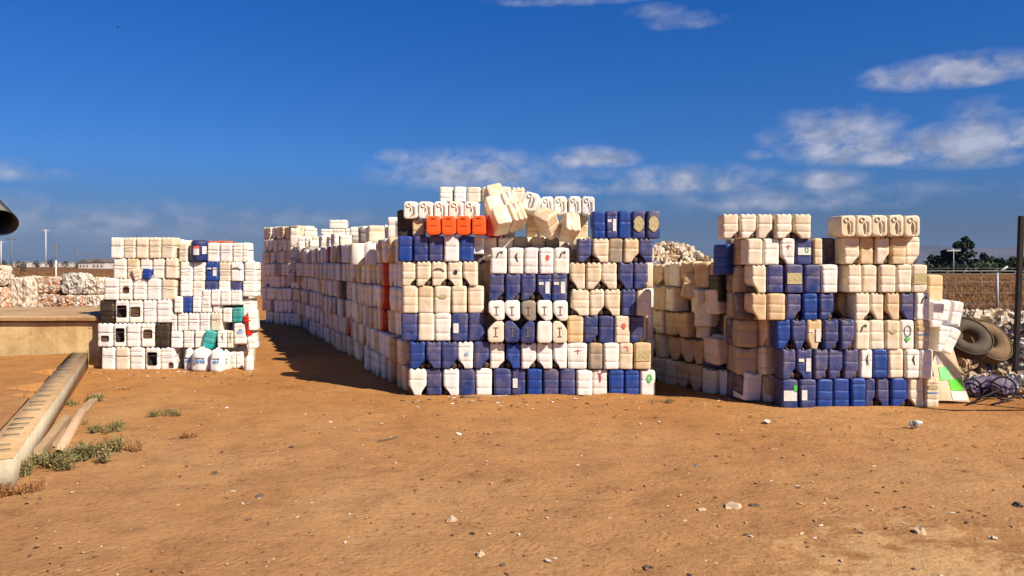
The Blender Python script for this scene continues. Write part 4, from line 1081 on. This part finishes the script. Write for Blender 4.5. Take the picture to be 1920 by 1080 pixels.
def board():
    root = empty('cardboard_sheet', P(1788, 752, 9.95)); o = root.location
    tag(root, 'cream cardboard sheet with green squares leaning at the foot of the right stack', 'cardboard')
    a = P(1757, 751, 9.92); b = P(1819, 753, 9.85); c = P(1786, 652, 10.15); d = P(1744, 658, 10.15)
    a.z = max(a.z, .005); b.z = max(b.z, .005)
    nrm = (b-a).cross(d-a).normalized()
    def q(u, v_): return a*(1-u)*(1-v_)+b*u*(1-v_)+c*u*v_+d*(1-u)*v_
    def sheet(name, u0, u1, v0, v1, off, m, th=.006):
        mb = MB(); n = 6; v = []; f = []
        for s_ in (0, 1):
            for j in range(n+1):
                for i in range(n+1):
                    U = u0+(u1-u0)*i/n; V = v0+(v1-v0)*j/n; p = q(U, V) + nrm*(off - s_*th + .012*math.sin(U*5+V*3)); v.append(p-o)
        m_ = (n+1)**2
        for j in range(n):
            for i in range(n):
                k = j*(n+1)+i; f.append((k, k+1, k+n+2, k+n+1)); f.append((m_+k, m_+k+n+1, m_+k+n+2, m_+k+1))
        ed = [i for i in range(n+1)] + [i*(n+1)+n for i in range(1, n+1)] + [n*(n+1)+i for i in range(n-1, -1, -1)] + [i*(n+1) for i in range(n-1, 0, -1)]
        for k in range(len(ed)): x1, x2 = ed[k], ed[(k+1) % len(ed)]; f.append((x1, m_+x1, m_+x2, x2))
        mb.add(v, f); mb.build(name, m, root, smooth=False)
    CB = simple('cream_cardboard', (.56,.42,.26), (.70,.55,.36), 6, .9, .2); WB = simple('whitish_board', (.66,.62,.50), (.76,.74,.64), 12, .9, .1)
    G1 = simple('bright_green_print', (.09,.52,.02), (.14,.60,.04), 15, .8, 0); G2 = simple('faded_green_print', (.16,.52,.16), (.24,.58,.24), 15, .8, 0); PV = simple('grey_tape', (.24,.22,.30), (.34,.31,.40), 15, .8, 0)
    sheet('sheet', 0, 1, 0, 1, 0, CB)
    sheet('green_square', .50, .93, .20, .42, .006, G1, .003); sheet('green_square', .22, .62, .40, .66, .007, G2, .003)
    sheet('green_stripe', -.0, .50, .40, .44, .005, G1, .003); sheet('white_patch', .48, .97, .02, .19, .006, WB, .003); sheet('tape_strip', .22, .34, .72, .92, .006, PV, .003)
board()

def scrap():
    root = empty('pushchair', P(1852, 756, 10.3)); o = root.location
    tag(root, 'broken purple pushchair with two black hoop wheels lying by the rubbish heap', 'pushchair')
    for (px, py, r_, yw, D) in ((1824, 731, .165, 12, 10.25), (1882, 728, .165, -14, 10.15)):
        c = P(px, py, D)-o; w = empty('wheel', c, (R(78), 0, R(yw)), (1,1,1)); w.parent = root
        mb = MB(); mb.add(*torus(r_-.014, .014, 36, 8)); mb.build('rim', M_BLACKM, w)
        mb = MB(); mb.add(*lathe([(.0,-.02),(.045,-.02),(.045,.02),(.03,.024),(.028,.01),(.0,.01)], 16)); h = mb.build('hub', M_PURP, w)
        mb = MB()
        for k in range(5): a = k*2*math.pi/5; mb.tube([(.04*math.cos(a), .04*math.sin(a), 0), ((r_-.02)*math.cos(a), (r_-.02)*math.sin(a), 0)], .007, 6)
        mb.build('spoke', M_BLACKM, w)
    mb = MB(); n = 20; m = 9; v = []; f = []
    for i in range(n+1):
        for j in range(m+1):
            px = 1806+100*i/n; py = 714 - 9*math.sin(i/n*math.pi) + 26*j/m*(1-.3*math.sin(i*.7)); D = 10.42 - .14*j/m
            p = P(px, py, D)-o; k = .035*noise.noise(Vector((i*.5, j*.5, 3))); v.append((p.x, p.y+k, p.z+k))
    for i in range(n):
        for j in range(m): a = i*(m+1)+j; f.append((a, a+m+1, a+m+2, a+1))
    mb.add(v, f); h = mb.build('fabric_seat', M_PURP, root); md = h.modifiers.new('t', 'SOLIDIFY'); md.thickness = .02
    for a, b in (((1812, 764), (1882, 727)), ((1858, 770), (1912, 742))):
        mb = MB(); A = P(a[0], a[1], 9.75); B = P(b[0], b[1], 10.1); A.z = max(.01, A.z); mb.tube([A-o, B-o], .012, 8); mb.build('frame_tube', M_BLACKM, root)
    mb = MB(); A = P(1824, 731, 10.28); B = P(1882, 728, 10.18); mb.tube([A-o, (A+B)/2-o+Vector((0,.02,.12)), B-o], .011, 8); mb.build('frame_tube', M_BLACKM, root)
scrap()
def steel_frame():
    D = 9.0; root = empty('steel_frame', (7.1, D, 0)); o = root.location; tag(root, 'upright black steel frame standing at the picture edge before the rubbish', 'frame')
    a = P(1915, 405, D); b = P(1904, 690, D); hs = .026
    def bar(name, p, q_, w=.026):
        d = (q_-p); L_n = d.length; M_ = Matrix.Translation((p+q_)/2-o) @ d.to_track_quat('Z', 'Y').to_matrix().to_4x4()
        mb = MB(); mb.box((0,0,0), (w, w, L_n/2), M_, bev=.004); mb.build(name, M_BLACKM, root, smooth=False)
    bar('upright', b - Vector((0,0,.02)), a)
    c = Vector((7.2, D, b.z)); bar('crossbar', b + Vector((.02,0,0)), c); d = Vector((7.2, D, a.z)); bar('crossbar', a + Vector((.026,0,-.03)), d)
    bar('upright', Vector((7.2, D, 0)), d); bar('foot', Vector((6.75, D-.25, .03)), Vector((7.5, D-.25, .03)))
steel_frame()

# ------------------------------------------------------------------ fence, poles, trees, far buildings
def fence():
    Dp = 27.0; root = empty('wire_fence', (17.5, Dp, 0)); tag(root, 'wire field fence on thin galvanised posts behind the plastic heap', 'fence')
    for x in (13.3, 17.55, 21.8, 26.0):
        mb = MB(); mb.tube([(x-17.5, 0, 0), (x-17.5, 0, 1.53)], .038, 8); p = mb.build('post', M_GALV, root)
        mb = MB(); mb.tube([(x-17.5, 0, 1.52), (x-17.5+.34, -.05, 1.76)], .034, 8); mb.build('post_arm', M_GALV, p)
    mb = MB()
    for z in (.4, .8, 1.2, 1.50): mb.tube([(-4.5, 0, z), (9, 0, z)], .006, 4)
    mb.tube([(-4.2+.25, -.04, 1.70), (9, -.04, 1.70)], .005, 4)
    for i in range(10): mb.tube([(-4.4+i*1.3, 0, 0.05), (-4.4+i*1.3, 0, 1.5)], .0025, 3)
    mb.build('wire_mesh', M_GALV, root)
fence()
def far_fence():
    D = 118; root = empty('rail_fence', (70, D, 0)); tag(root, 'distant low fence line along the far edge of the dry field', 'fence')
    mb = MB(); mb.box((0,0,.75), (32, .05, .035)); mb.build('rail', M_GALV, root)
    mb = MB()
    for i in range(24): mb.box((-31+i*2.7, 0, .4), (.07, .07, .4))
    mb.build('post', M_WOODP, root)
far_fence()
def pole(px, ytop, D, m, label, arms=2, lean=0, r0=.15, ybase=None, wire=True):
    x = (px-960)/F*D; h = CH+(HOR-ytop)/F*D; root = empty('utility_pole', (x, D, 0)); tag(root, label, 'utility pole', 'power poles along the horizon')
    mb = MB(); mb.tube([(0,0,0),(lean,0,h)], [r0*1.3, r0], 8); mb.build('pole_shaft', m, root)
    for k in range(arms):
        mb = MB(); z = h-.35-k*1.1; mb.box((lean, 0, z), (1.15 - .25*k, .09, .09)); a = mb.build('crossarm', m, root, smooth=False)
        mb = MB()
        for s_ in (-1, -.4, .4, 1): mb.tube([(lean+s_*1.05, 0, z+.05), (lean+s_*1.05, 0, z+.40)], .07, 6)
        mb.build('insulator', M_WOODP, a)
pole(86, 430, 225, M_PALEP, 'tallest pale concrete power pole with crossarm above the bales', 1, 0, .13)
pole(104, 457, 250, M_WOODP, 'dark wooden power pole just right of the tallest pale one', 2, .4)
pole(21, 446, 190, M_WOODP, 'dark power pole with wide top arm under the black pipe', 1, 0, .13)
pole(2, 452, 230, M_PALEP, 'pale power pole at the picture edge', 1, 0, .16)
pole(145, 467, 330, M_WOODP, 'dark distant power pole above the grey topped bale', 2, 0, .17)
pole(170, 473, 400, M_WOODP, 'small faraway power pole nearest the left stack', 2, 0, .17)
pole(187, 479, 480, M_WOODP, 'faintest faraway power pole beside the left stack', 1, 0, .15)
pole(1788, 466, 128, M_PALEP, 'thin pale pole standing in front of the tall dark tree', 1, 0, .055)
def stake():
    p = P(105, 518, 34); root = MB(); root.tube([(0,0,0),(0,0,CH-(488-HOR)/F*34)], .035, 6); o = root.build('stake', M_PALEP); o.location = (p.x, 34, 0)
    tag(o, 'thin pale stake rising behind the bale with the orange centre', 'stake')
stake()

def tree(px, ytop, D, wpx, label, m, seed, conif=False, n=1500, lean=0, name='tree', group=None, shape=1.0, low=.08):
    rr = random.Random(seed); x = (px-960)/F*D; h = CH+(HOR-ytop)/F*D; w = wpx/F*D/2
    root = empty(name, (x, D, 0)); tag(root, label, 'tree' if name == 'tree' else name.replace('_', ' '), group or 'trees beyond the dry field')
    mb = MB(); mb.tube([(0,0,0), (lean*.3, 0, h*.35), (lean*.7, 0, h*.75)], [h*.03, h*.022, h*.008], 7)
    for k in range(6):
        a = rr.random()*6.28; z = h*rr.uniform(.2,.6); mb.tube([(lean*z/h, 0, z), (lean*z/h+math.cos(a)*w*.5, math.sin(a)*w*.5, z+h*.12), (lean*z/h+math.cos(a)*w*.8, math.sin(a)*w*.8, z+h*.2)], [h*.012,h*.008,h*.003], 5)
    mb.build('trunk', M_BARK, root)
    mb = MB(); clumps = []
    for k in range(26):
        z = rr.uniform(low, .97); t = (z-low)/(1-low); rad = w*(math.sin(math.pi*min(1, t*.8+.18))**.7)*shape if not conif else w*(1-t)**.8
        a = rr.random()*6.28; q_ = math.sqrt(rr.random()); clumps.append((lean*z+math.cos(a)*rad*q_*.8, math.sin(a)*rad*q_*.8, z*h, max(w*.22, rad*rr.uniform(.28,.5))))
    for k in range(n):
        cx, cy, cz, cr = rr.choice(clumps); d = Vector((rr.gauss(0,1), rr.gauss(0,1), rr.gauss(0,1))).normalized()*cr*rr.random()**.35
        c = Vector((cx, cy, cz)) + Vector((d.x, d.y, d.z*.75)); s_ = max(.05, w*.09)*rr.uniform(.5,1.3); u = Vector((rr.gauss(0,1), rr.gauss(0,1), rr.gauss(0,1))).normalized(); t_ = u.orthogonal().normalized(); b_ = u.cross(t_)
        if c.z < .1: c.z = .1
        mb.add([c-t_*s_-b_*s_*.5, c+t_*s_-b_*s_*.5, c+t_*s_*.6+b_*s_, c-t_*s_*.4+b_*s_*.8], [(0,1,2,3)])
    mb.build('crown', m, root, smooth=False)
tree(1796, 446, 150, 54, 'tall dark leaning tree highest on the far side of the field', M_LEAFD, 1, n=4200, lean=1.2, shape=.95)
tree(1776, 468, 152, 42, 'dark tree forming the sloping shoulder of the tallest one', M_LEAFD, 2, n=1800)
tree(1751, 478, 155, 38, 'low round tree showing next to the right stack', M_LEAFD, 3, n=1500)
tree(1734, 489, 140, 20, 'small dark tree touching the edge of the right stack', M_LEAFD, 13, n=700)
tree(1822, 487, 150, 46, 'low bushy tree under the tallest one', M_LEAFD, 4, n=1500)
tree(1845, 474, 160, 36, 'spiky open tree behind the bushes, centre of the tree line', M_LEAFD, 5, n=1000, shape=.8)
tree(1862, 480, 158, 30, 'thin feathery tree above the fence post arm', M_LEAFD, 6, n=700)
tree(1868, 487, 145, 62, 'broad mid green bush above the fence post', M_LEAFG, 7, n=2000)
tree(1905, 486, 145, 66, 'broad bright green bush crossed by the black steel upright', M_LEAFG, 8, n=2000)
tree(1842, 497, 140, 60, 'low green bush right of the thin pale pole', M_LEAFG, 9, n=1400)
tree(1790, 499, 138, 60, 'low olive bush at the foot of the tall dark tree', M_LEAFD, 10, n=1400)
tree(1757, 500, 138, 50, 'low olive bush beside the right stack', M_LEAFD, 11, n=1200)
tree(1940, 488, 150, 60, 'bush cut off at the picture edge behind the black upright', M_LEAFG, 12, n=1000)
FL = [('low dark horizon tree under the pale edge pole', 8, 488, 16), ('small round horizon tree right of the dark pole', 34, 489, 14), ('squat horizon bush near the pale shed', 44, 491, 14), ('low horizon tree left of the tallest pole', 68, 489, 18),
      ('dark horizon tree between the pale pole and wooden pole', 95, 485, 18), ('low horizon tree right of the wooden pole', 122, 489, 14), ('low horizon tree before the two roofs', 146, 490, 16), ('horizon tree between the dark roofs', 155, 489, 10)]
for i, (lb, px, yt, w) in enumerate(FL):
    tree(px, yt, 380, w, lb, M_LEAFF, 30+i, n=350, group='low trees on the horizon')
M_PALEW = simple('pale_render', (.50,.44,.38), (.60,.54,.48), .6, .9, 0); M_ROOFD = simple('dark_roofing', (.09,.07,.06), (.14,.11,.09), .6, .9, 0)
def shed(px0, px1, ytop, D, label, roof='flat'):
    x = ((px0+px1)/2-960)/F*D; w = (px1-px0)/F*D; h = CH+(HOR-ytop)/F*D; root = empty('shed', (x, D, 0)); tag(root, label, 'shed', 'distant sheds on the horizon')
    hw = h*.62 if roof == 'gable' else h-.2
    mb = MB(); mb.box((0,0,hw/2), (w/2, 4, hw/2)); mb.build('wall', M_PALEW, root, smooth=False)
    mb = MB()
    if roof == 'gable':
        v = [(-w/2-.3,-4.3,hw),(w/2+.3,-4.3,hw),(0,-4.3,h),(-w/2-.3,4.3,hw),(w/2+.3,4.3,hw),(0,4.3,h)]; mb.add(v, [(0,1,2),(3,5,4),(0,2,5,3),(1,4,5,2),(0,3,4,1)])
    else: mb.box((0,0,h-.1+.002), (w/2+.3, 4.3, .1))
    mb.build('roof', M_ROOFD if roof == 'gable' else M_PALEW, root, smooth=False)
    mb = MB()
    for k in range(3): mb.box((-w*.3+k*w*.3, -4.03, hw*.45), (w*.05, .04, hw*.2))
    mb.build('window', M_ROOFD, root, smooth=False)
shed(158, 178, 486, 300, 'dark gabled shed furthest from the stack among the roofs', 'gable')
shed(182, 206, 485, 290, 'dark gabled shed half hidden by the left stack', 'gable')
shed(34, 52, 491, 420, 'low pale shed left of the tallest pole')
shed(52, 84, 492.5, 450, 'long low pale building on the horizon')
shed(108, 142, 492, 440, 'long pale building right of the wooden pole')
def bush_box(px, ytop, ybot, D, lb):
    tree(px, ytop, D, 13, lb, M_LEAFF, 77, n=500, name='shrub', group='shrubs in the left field')
bush_box(42, 491, 502, 170, 'dark brown shrub standing in the far brown field')

# ------------------------------------------------------------------ near left: pipe, planks, weeds, black pipe overhead
def pipe():
    A = P(108, 824, 7.05); B = P(152, 762, 9.05); A.z = .052; B.z = .052
    d = (B-A).normalized(); u = d.cross(Vector((0,0,1))).normalized(); w = d.cross(u); n = 20; v = []; f = []; ro, ri = .050, .043
    root = empty('pipe', A); tag(root, 'dusty hollow pipe lying on the dirt beside the kerb', 'pipe'); L_n = (B-A).length
    for (r, s_) in ((ri,.35),(ri,0),(ro,0),(ro,L_n)):
        for i in range(n): a = 2*math.pi*i/n; v.append(d*s_ + (u*math.cos(a)+w*math.sin(a))*r)
    for j in range(3):
        for i in range(n): a = j*n+i; b = j*n+(i+1)%n; f.append((a, a+n, b+n, b))
    mb = MB(); mb.add(v, f); mb.build('pipe_wall', M_PIPE, root)
    mb = MB(); v = [d*.3 + (u*math.cos(2*math.pi*i/n)+w*math.sin(2*math.pi*i/n))*ri for i in range(n)]; mb.add(v, [tuple(range(n))]); mb.build('bore_shade', M_DARK, root)  # dark disc across the bore paints its unlit depth
pipe()
def plank(a, b, D0, D1, w, t, label, m=None, z=None):
    A = P(a[0], a[1], D0); B = P(b[0], b[1], D1); A.z = B.z = (z if z else t)+.004; d = B-A; M_ = Matrix.Translation((A+B)/2) @ Matrix.Rotation(math.atan2(d.y, d.x), 4, 'Z')
    mb = MB(); mb.box((0,0,0), (d.length/2, w, t), bev=.004); o = mb.build('plank', m or M_PLANK, smooth=False); o.matrix_world = M_
    tag(o, label, 'plank', 'timbers lying by the kerb')
plank((72, 826), (126, 779), 7.0, 8.6, .040, .055, 'square timber with dark sawn end nearest the kerb')
plank((103, 815), (118, 796), 7.5, 8.2, .03, .02, 'short thin offcut between the timber and the pipe', z=.03)
plank((158, 752), (184, 731), 9.3, 10.4, .05, .022, 'pale board end beyond the pipe among weeds')
def overhead_pipe():
    # a large black pipe end reaching in from a stand outside the picture
    D = 4.6; E = P(3, 424, D); d = Vector((.70, -.55, -.38)).normalized(); A = E - d*1.95; root = empty('black_pipe', (A.x-.05, A.y, 0)); o = root.location
    tag(root, 'thick black pipe end reaching into the picture high above the bales', 'pipe')
    u = d.cross(Vector((0,0,1))).normalized(); w = d.cross(u); n = 32; v = []; f = []; ro, ri = .100, .094
    for (r, s_) in ((ri,1.2),(ri,1.9),(ro,1.9),(ro,0)):
        for i in range(n):
            a = 2*math.pi*i/n; k = 1+.02*math.sin(3*a); sl = s_ + (.05*math.cos(a+2.2) if s_ > 1.5 else 0)
            v.append(A + d*sl + (u*math.cos(a)+w*math.sin(a))*r*k - o)
    for j in range(3):
        for i in range(n): a = j*n+i; b = j*n+(i+1)%n; f.append((a, a+n, b+n, b))
    mb = MB(); mb.add(v, f); mb.build('pipe_wall', M_BPIPE, root)
    mb = MB(); v = [A + d*1.25 + (u*math.cos(2*math.pi*i/n)+w*math.sin(2*math.pi*i/n))*ri - o for i in range(n)]; mb.add(v, [tuple(range(n))]); mb.build('bore_shade', M_DARK, root)  # dark disc added inside the mouth as painted shade
    mb = MB(); mb.tube([(0, 0, 0), (0, 0, A.z)], .06, 10); mb.build('stand', M_BLACKM, root)
overhead_pipe()

def weed(px, py, wpx, hpx, label, m, n, seed, name='weed'):
    D = CH*F/(py-HOR); rr = random.Random(seed); x = (px-960)/F*D; w = wpx/F*D/2; h = hpx/F*D
    root = MB()
    nst = max(3, int(w/.055))
    stems = [(rr.gauss(0, .45)*w, rr.gauss(0, .40)*min(w, .5), rr.uniform(.5, 1)*h) for _ in range(nst*3)]
    for k in range(n):
        sx, sy, sh = rr.choice(stems); a = rr.random()*6.28; ln = sh*rr.uniform(.5,1.1); out = rr.uniform(.15,.9)
        b = Vector((sx+rr.gauss(0,.02), sy+rr.gauss(0,.02), 0)); t = b + Vector((math.cos(a)*ln*out, math.sin(a)*ln*out, ln*(1-out*.5)))
        mid = (b+t)/2 + Vector((0,0,ln*.15)); wd = h*.022*rr.uniform(.6,1.5)+.0012; s_ = Vector((-math.sin(a), math.cos(a), .2))*wd
        root.add([b-s_*.5, b+s_*.5, mid+s_, mid-s_, t], [(0,1,2,3),(3,2,4)])
        for q_ in range(3):      # leaflets along the blade
            p = b.lerp(t, rr.uniform(.3,1)); l = Vector((rr.gauss(0,1), rr.gauss(0,1), rr.uniform(0,1))).normalized()*h*.13; s2 = l.orthogonal().normalized()*h*.03
            root.add([p, p+l*.5+s2, p+l, p+l*.5-s2], [(0,1,2,3)])
    o = root.build(name, m, smooth=False); o.location = (x, D, 0); tag(o, label, name.replace('_', ' '), 'weeds on the dirt yard')
weed(118, 872, 175, 46, 'largest grey green weed patch in front of the timber end', M_WEED, 900, 1)
weed(214, 842, 90, 26, 'dusty brownish weed right of the largest patch', M_DRYW, 260, 2); weed(196, 843, 60, 22, 'thin green weed mixed with the brownish one', M_WEED, 140, 22)
weed(199, 810, 58, 26, 'small upright green weed right of the hollow pipe', M_WEED, 200, 3)
weed(312, 779, 66, 20, 'isolated green weed in the open dirt before the left stack', M_WEED, 240, 4)
weed(178, 752, 28, 20, 'green weed tuft at the far end of the pipe', M_WEED, 150, 5)
weed(143, 797, 34, 20, 'weed tuft touching the side of the pipe', M_WEED, 110, 6)
weed(137, 760, 40, 16, 'sparse weed between kerb and pipe', M_WEED, 90, 16)
weed(228, 732, 26, 10, 'little dry weed beyond the pipe', M_DRYW, 60, 17)
weed(352, 822, 30, 18, 'little dry grey plant beside a white chip', M_DRYW, 120, 7)
weed(28, 925, 110, 30, 'rust coloured dead weed at the near end of the kerb', M_DRYW, 350, 8)
weed(1252, 754, 56, 10, 'flattened dark tuft in the gap before the right stack', M_WEED, 170, 9)
weed(956, 902, 24, 10, 'dark twiggy tuft in the middle of the dirt', M_DRYW, 50, 10)
weed(1870, 778, 90, 5, 'thin dry stalks lying below the pushchair', M_DRYW, 60, 11)

def grass():
    rr = random.Random(5); mb = MB()
    def put(x, y, h, k):
        for _ in range(k):
            a = rr.random()*6.28; b = Vector((x+rr.gauss(0,.12), y+rr.gauss(0,.12), .02)); t = b + Vector((rr.gauss(0,.7)*h, rr.gauss(0,.6)*h, h*rr.uniform(.4,1.1))); s_ = Vector((math.cos(a), math.sin(a), 0))*.012*(1+y/40)
            mb.add([b-s_, b+s_, t], [(0,1,2)])
    for _ in range(4200):
        D = 24 + 70*rr.random()**2.2; px = rr.uniform(1690, 1960); put((px-960)/F*D, D, rr.uniform(.10,.34), 6)
    for _ in range(1500):
        D = 47 + 120*rr.random()**2; px = rr.uniform(-40, 215); put((px-960)/F*D, D, rr.uniform(.2,.5), 4)
    tag(mb.build('dry_grass', M_GRASS, smooth=False), 'tall dry brown grass covering the fields', 'grass', kind='stuff')
grass()

# ------------------------------------------------------------------ things lying on the dirt
def stone(px, py, wpx, label, m, seed, flat=.6, cat='stone', name='stone', color=None):
    D = CH*F/(py-HOR); p = ((px-960)/F*D, D); r = wpx/F*D/2*.82; g = lump_geo(seed, 2)
    v = [(a*r*1.05, b*r*.8, max(-.1, c)*r*flat + .1*r*flat) for a, b, c in g[0]]; mb = MB(); mb.add(v, g[1]); o = mb.build(name, m, smooth=False); o.location = (p[0], p[1], .0); o.rotation_euler = (0,0,seed*1.3)
    if color: o.color = color
    tag(o, label, cat, 'bits lying on the dirt')
stone(1724, 1000, 32, 'pale wedge shaped stone near the lower corner', M_STONE, 3, .95)
stone(1862, 1008, 20, 'pale chip between the wedge stone and the picture edge', M_STONE, 4, .4)
stone(1315, 957, 20, 'small pale stone left of the broken slab', M_STONE, 5)
stone(1374, 951, 44, 'flat broken tan slab with dark chips beside it', M_STONE, 6, .35)
stone(1413, 948, 26, 'dark flake touching the flat tan slab', M_DSTONE, 7, .3)
stone(1141, 975, 16, 'whitish chip well left of the broken slab', M_STONE, 8)
stone(1284, 978, 14, 'tiny pale pebble below the small pale stone', M_STONE, 9)
stone(846, 977, 26, 'split tan lump of earth in the central foreground', M_STONE, 10, .8)
stone(901, 1041, 22, 'pale rounded stone lowest in the centre', M_STONE, 11, .8)
stone(1040, 1047, 14, 'thin white chip right of the lowest rounded stone', M_STONE, 12, .4)
stone(942, 1060, 14, 'tiny dark edged pebble below the rounded stone', M_DSTONE, 13)
stone(860, 815, 14, 'bright white scrap in the middle distance', M_PAPER, 14, .7, 'scrap', 'plastic_scrap')
stone(1437, 791, 16, 'white scrap on the dirt before the corner of the right stack', M_PAPER, 15, .5, 'scrap', 'plastic_scrap')
stone(557, 971, 12, 'whitish chip left of the split lump', M_STONE, 16)
stone(436, 921, 16, 'flat whitish chip in the left foreground', M_STONE, 17, .3)
stone(402, 887, 18, 'dark flat chip above the whitish one', M_DSTONE, 18, .4)
stone(547, 838, 12, 'dark pebble in the open dirt left of centre', M_DSTONE, 19, .6)
stone(486, 931, 22, 'long dark flat chip in the left foreground', M_DSTONE, 20, .3)
stone(334, 949, 12, 'yellowish crumb at left foreground', simple('yellow_scrap', (.6,.36,.08), (.7,.45,.12), 20, .8), 21, .8)
stone(1304, 874, 14, 'small dark blue grey chip before the right stack', simple('slate_chip', (.08,.08,.11), (.14,.14,.18), 20, .8), 22, .5)
stone(1344, 857, 12, 'reddish brown chip up from the slate one', M_DSTONE, 23, .6)
stone(1811, 887, 20, 'reddish crumpled scrap at right', simple('red_brown_scrap', (.22,.06,.03), (.3,.1,.05), 20, .8), 24, .6)
stone(1910, 948, 26, 'dark clod at the right picture edge', M_DSTONE, 25, .6)
stone(1112, 775, 6, 'tiny clod in front of the middle stack', M_DSTONE, 26)
stone(870, 746, 22, 'brown clod touching the foot of the middle stack', M_DSTONE, 27, .5)
stone(425, 765, 12, 'small white chip left of the aisle', M_PAPER, 28, .4)
stone(620, 792, 10, 'small white chip in front of the aisle mouth', M_PAPER, 29, .4)
stone(95, 889, 0.1+14, 'white ring shaped scrap among the weeds', M_PAPER, 30, .4)
def cup():
    D = CH*F/(804-HOR); root = empty('crushed_bottle', ((1712-960)/F*D, D, 0), (R(0),0,R(35))); tag(root, 'crushed white bottle lying alone on the dirt before the right stack', 'bottle')
    v, f = lathe([(0,0),(.030,0),(.036,.01),(.034,.03),(.040,.05),(.036,.075),(.034,.095),(.020,.115),(.014,.13),(0,.13)], 18)
    v = [(x*(1+.5*noise.noise(Vector((x*30,y*30,z*25)))), y*(1+.5*noise.noise(Vector((y*30,x*30,z*25+4)))), z) for x, y, z in v]
    M_ = Matrix.Translation((0,0,.045)) @ Euler((R(62), R(18), 0)).to_matrix().to_4x4() @ Matrix.Translation((0,0,-.03))
    mb = MB(); mb.add(v, f, None, M_); o = mb.build('bottle_body', M_CAN, root); o.color = (.80,.80,.80,.1)
    mb = MB(); v, f = lathe([(.042,.045),(.043,.05),(.043,.056),(.042,.06)], 18); mb.add(v, f, None, M_); o = mb.build('ring', M_STRAP, root)
cup()
def stick():
    mb = MB(); A = P(708, 831, 7.75); B = P(748, 822, 7.95); A.z = B.z = .015; C = (A+B)/2; C.z = .012
    mb.tube([A, C, B], [.006,.008,.004], 6); o = mb.build('stick', M_BARK); tag(o, 'bent twig lying on the dirt left of the white scrap', 'stick')
    mb = MB(); A = P(880, 746, 10.3); B = P(952, 744, 10.42); A.z = B.z = .012; mb.tube([A, B], .012, 6); o = mb.build('stick', M_PLANK); tag(o, 'straight thin lath along the foot of the middle stack', 'stick')
stick()
def litter():
    rr = random.Random(17); mb = MB(); g = lump_geo(2, 1)
    for k in range(1500):
        py = HOR + 1/(rr.uniform(1/590, 1/215)); px = rr.uniform(-20, 1940); D = CH*F/(py-HOR); x = (px-960)/F*D
        kx = (KA + KD*((D-KA.y)/KD.y)).x
        if x < kx + .08: continue
        s_ = rr.uniform(.004,.013)*(1.4 if rr.random() < .08 else 1); c = rr.choice([(.55,.38,.22),(.30,.17,.09),(.36,.2,.1),(.10,.06,.04),(.66,.56,.44),(.16,.09,.05),(.40,.24,.13)])
        M_ = Matrix.Translation((x, D, s_*.3)) @ Euler((0, 0, rr.random()*6)).to_matrix().to_4x4() @ Matrix.Diagonal((s_*rr.uniform(.7,2), s_, s_*.5, 1))
        mb.add(g[0], g[1], c+(1,), M_)
    # crumbs and film along the foot of the stacks and the kerb
    for k in range(230):
        px = rr.uniform(740, 1450) if rr.random() < .5 else rr.uniform(150, 490); py = rr.gauss(752, 7) if px > 600 else rr.gauss(702, 6)
        D = CH*F/(max(690, py)-HOR); s_ = rr.uniform(.006,.02); c = rr.choice([(.5,.36,.24),(.3,.17,.09),(.70,.64,.56),(.14,.09,.06),(.22,.12,.07)])
        mb.add(g[0], g[1], c+(1,), Matrix.Translation(((px-960)/F*D, D, s_*.3)) @ Euler((0,0,rr.random()*6)).to_matrix().to_4x4() @ Matrix.Diagonal((s_*1.6, s_, s_*.5, 1)))
    tag(mb.build('gravel', M_TRASH, smooth=False), 'small stones, crumbs and flakes strewn over the dirt', 'gravel', kind='stuff')
litter()
def bird():
    p = P(221, 52, 60); root = empty('bird', p, (0, 0, R(40))); tag(root, 'tiny dark bird flying high in the blue sky', 'bird')
    mb = MB(); mb.tube([(-.13,0,0),(-.07,0,.01),(0,0,.02),(.07,0,.015),(.12,0,.0)], [.006,.03,.035,.025,.006], 8)
    for s_ in (-1, 1): mb.add([(-.03,0,.03),(.05,0,.03),(.02,s_*.16,.07),(-.03,s_*.24,.05),(-.05,s_*.14,.05)], [(0,1,2,3,4)])
    mb.build('body', M_BLACKM, root)
bird()

# ------------------------------------------------------------------ air
def haze():
    mb = MB(); mb.box((0, 4600, 133), (10500, 4700, 135)); 
    m = bpy.data.materials.new('haze_air'); m.use_nodes = True; N = m.node_tree.nodes; L = m.node_tree.links; N.clear()
    out = N.new('ShaderNodeOutputMaterial'); pv = N.new('ShaderNodeVolumePrincipled'); pv.inputs['Color'].default_value = (.36,.55,1,1); pv.inputs['Density'].default_value = .000032; pv.inputs['Anisotropy'].default_value = 0
    L.new(pv.outputs[0], out.inputs['Volume']); o = mb.build('haze', m, smooth=False); tag(o, kind='stuff')
    o['label'] = 'thin bluish air over the plain'; o['category'] = 'haze'
haze()
print('CANS', TOTAL, 'MASS FACES', len(mass.f))
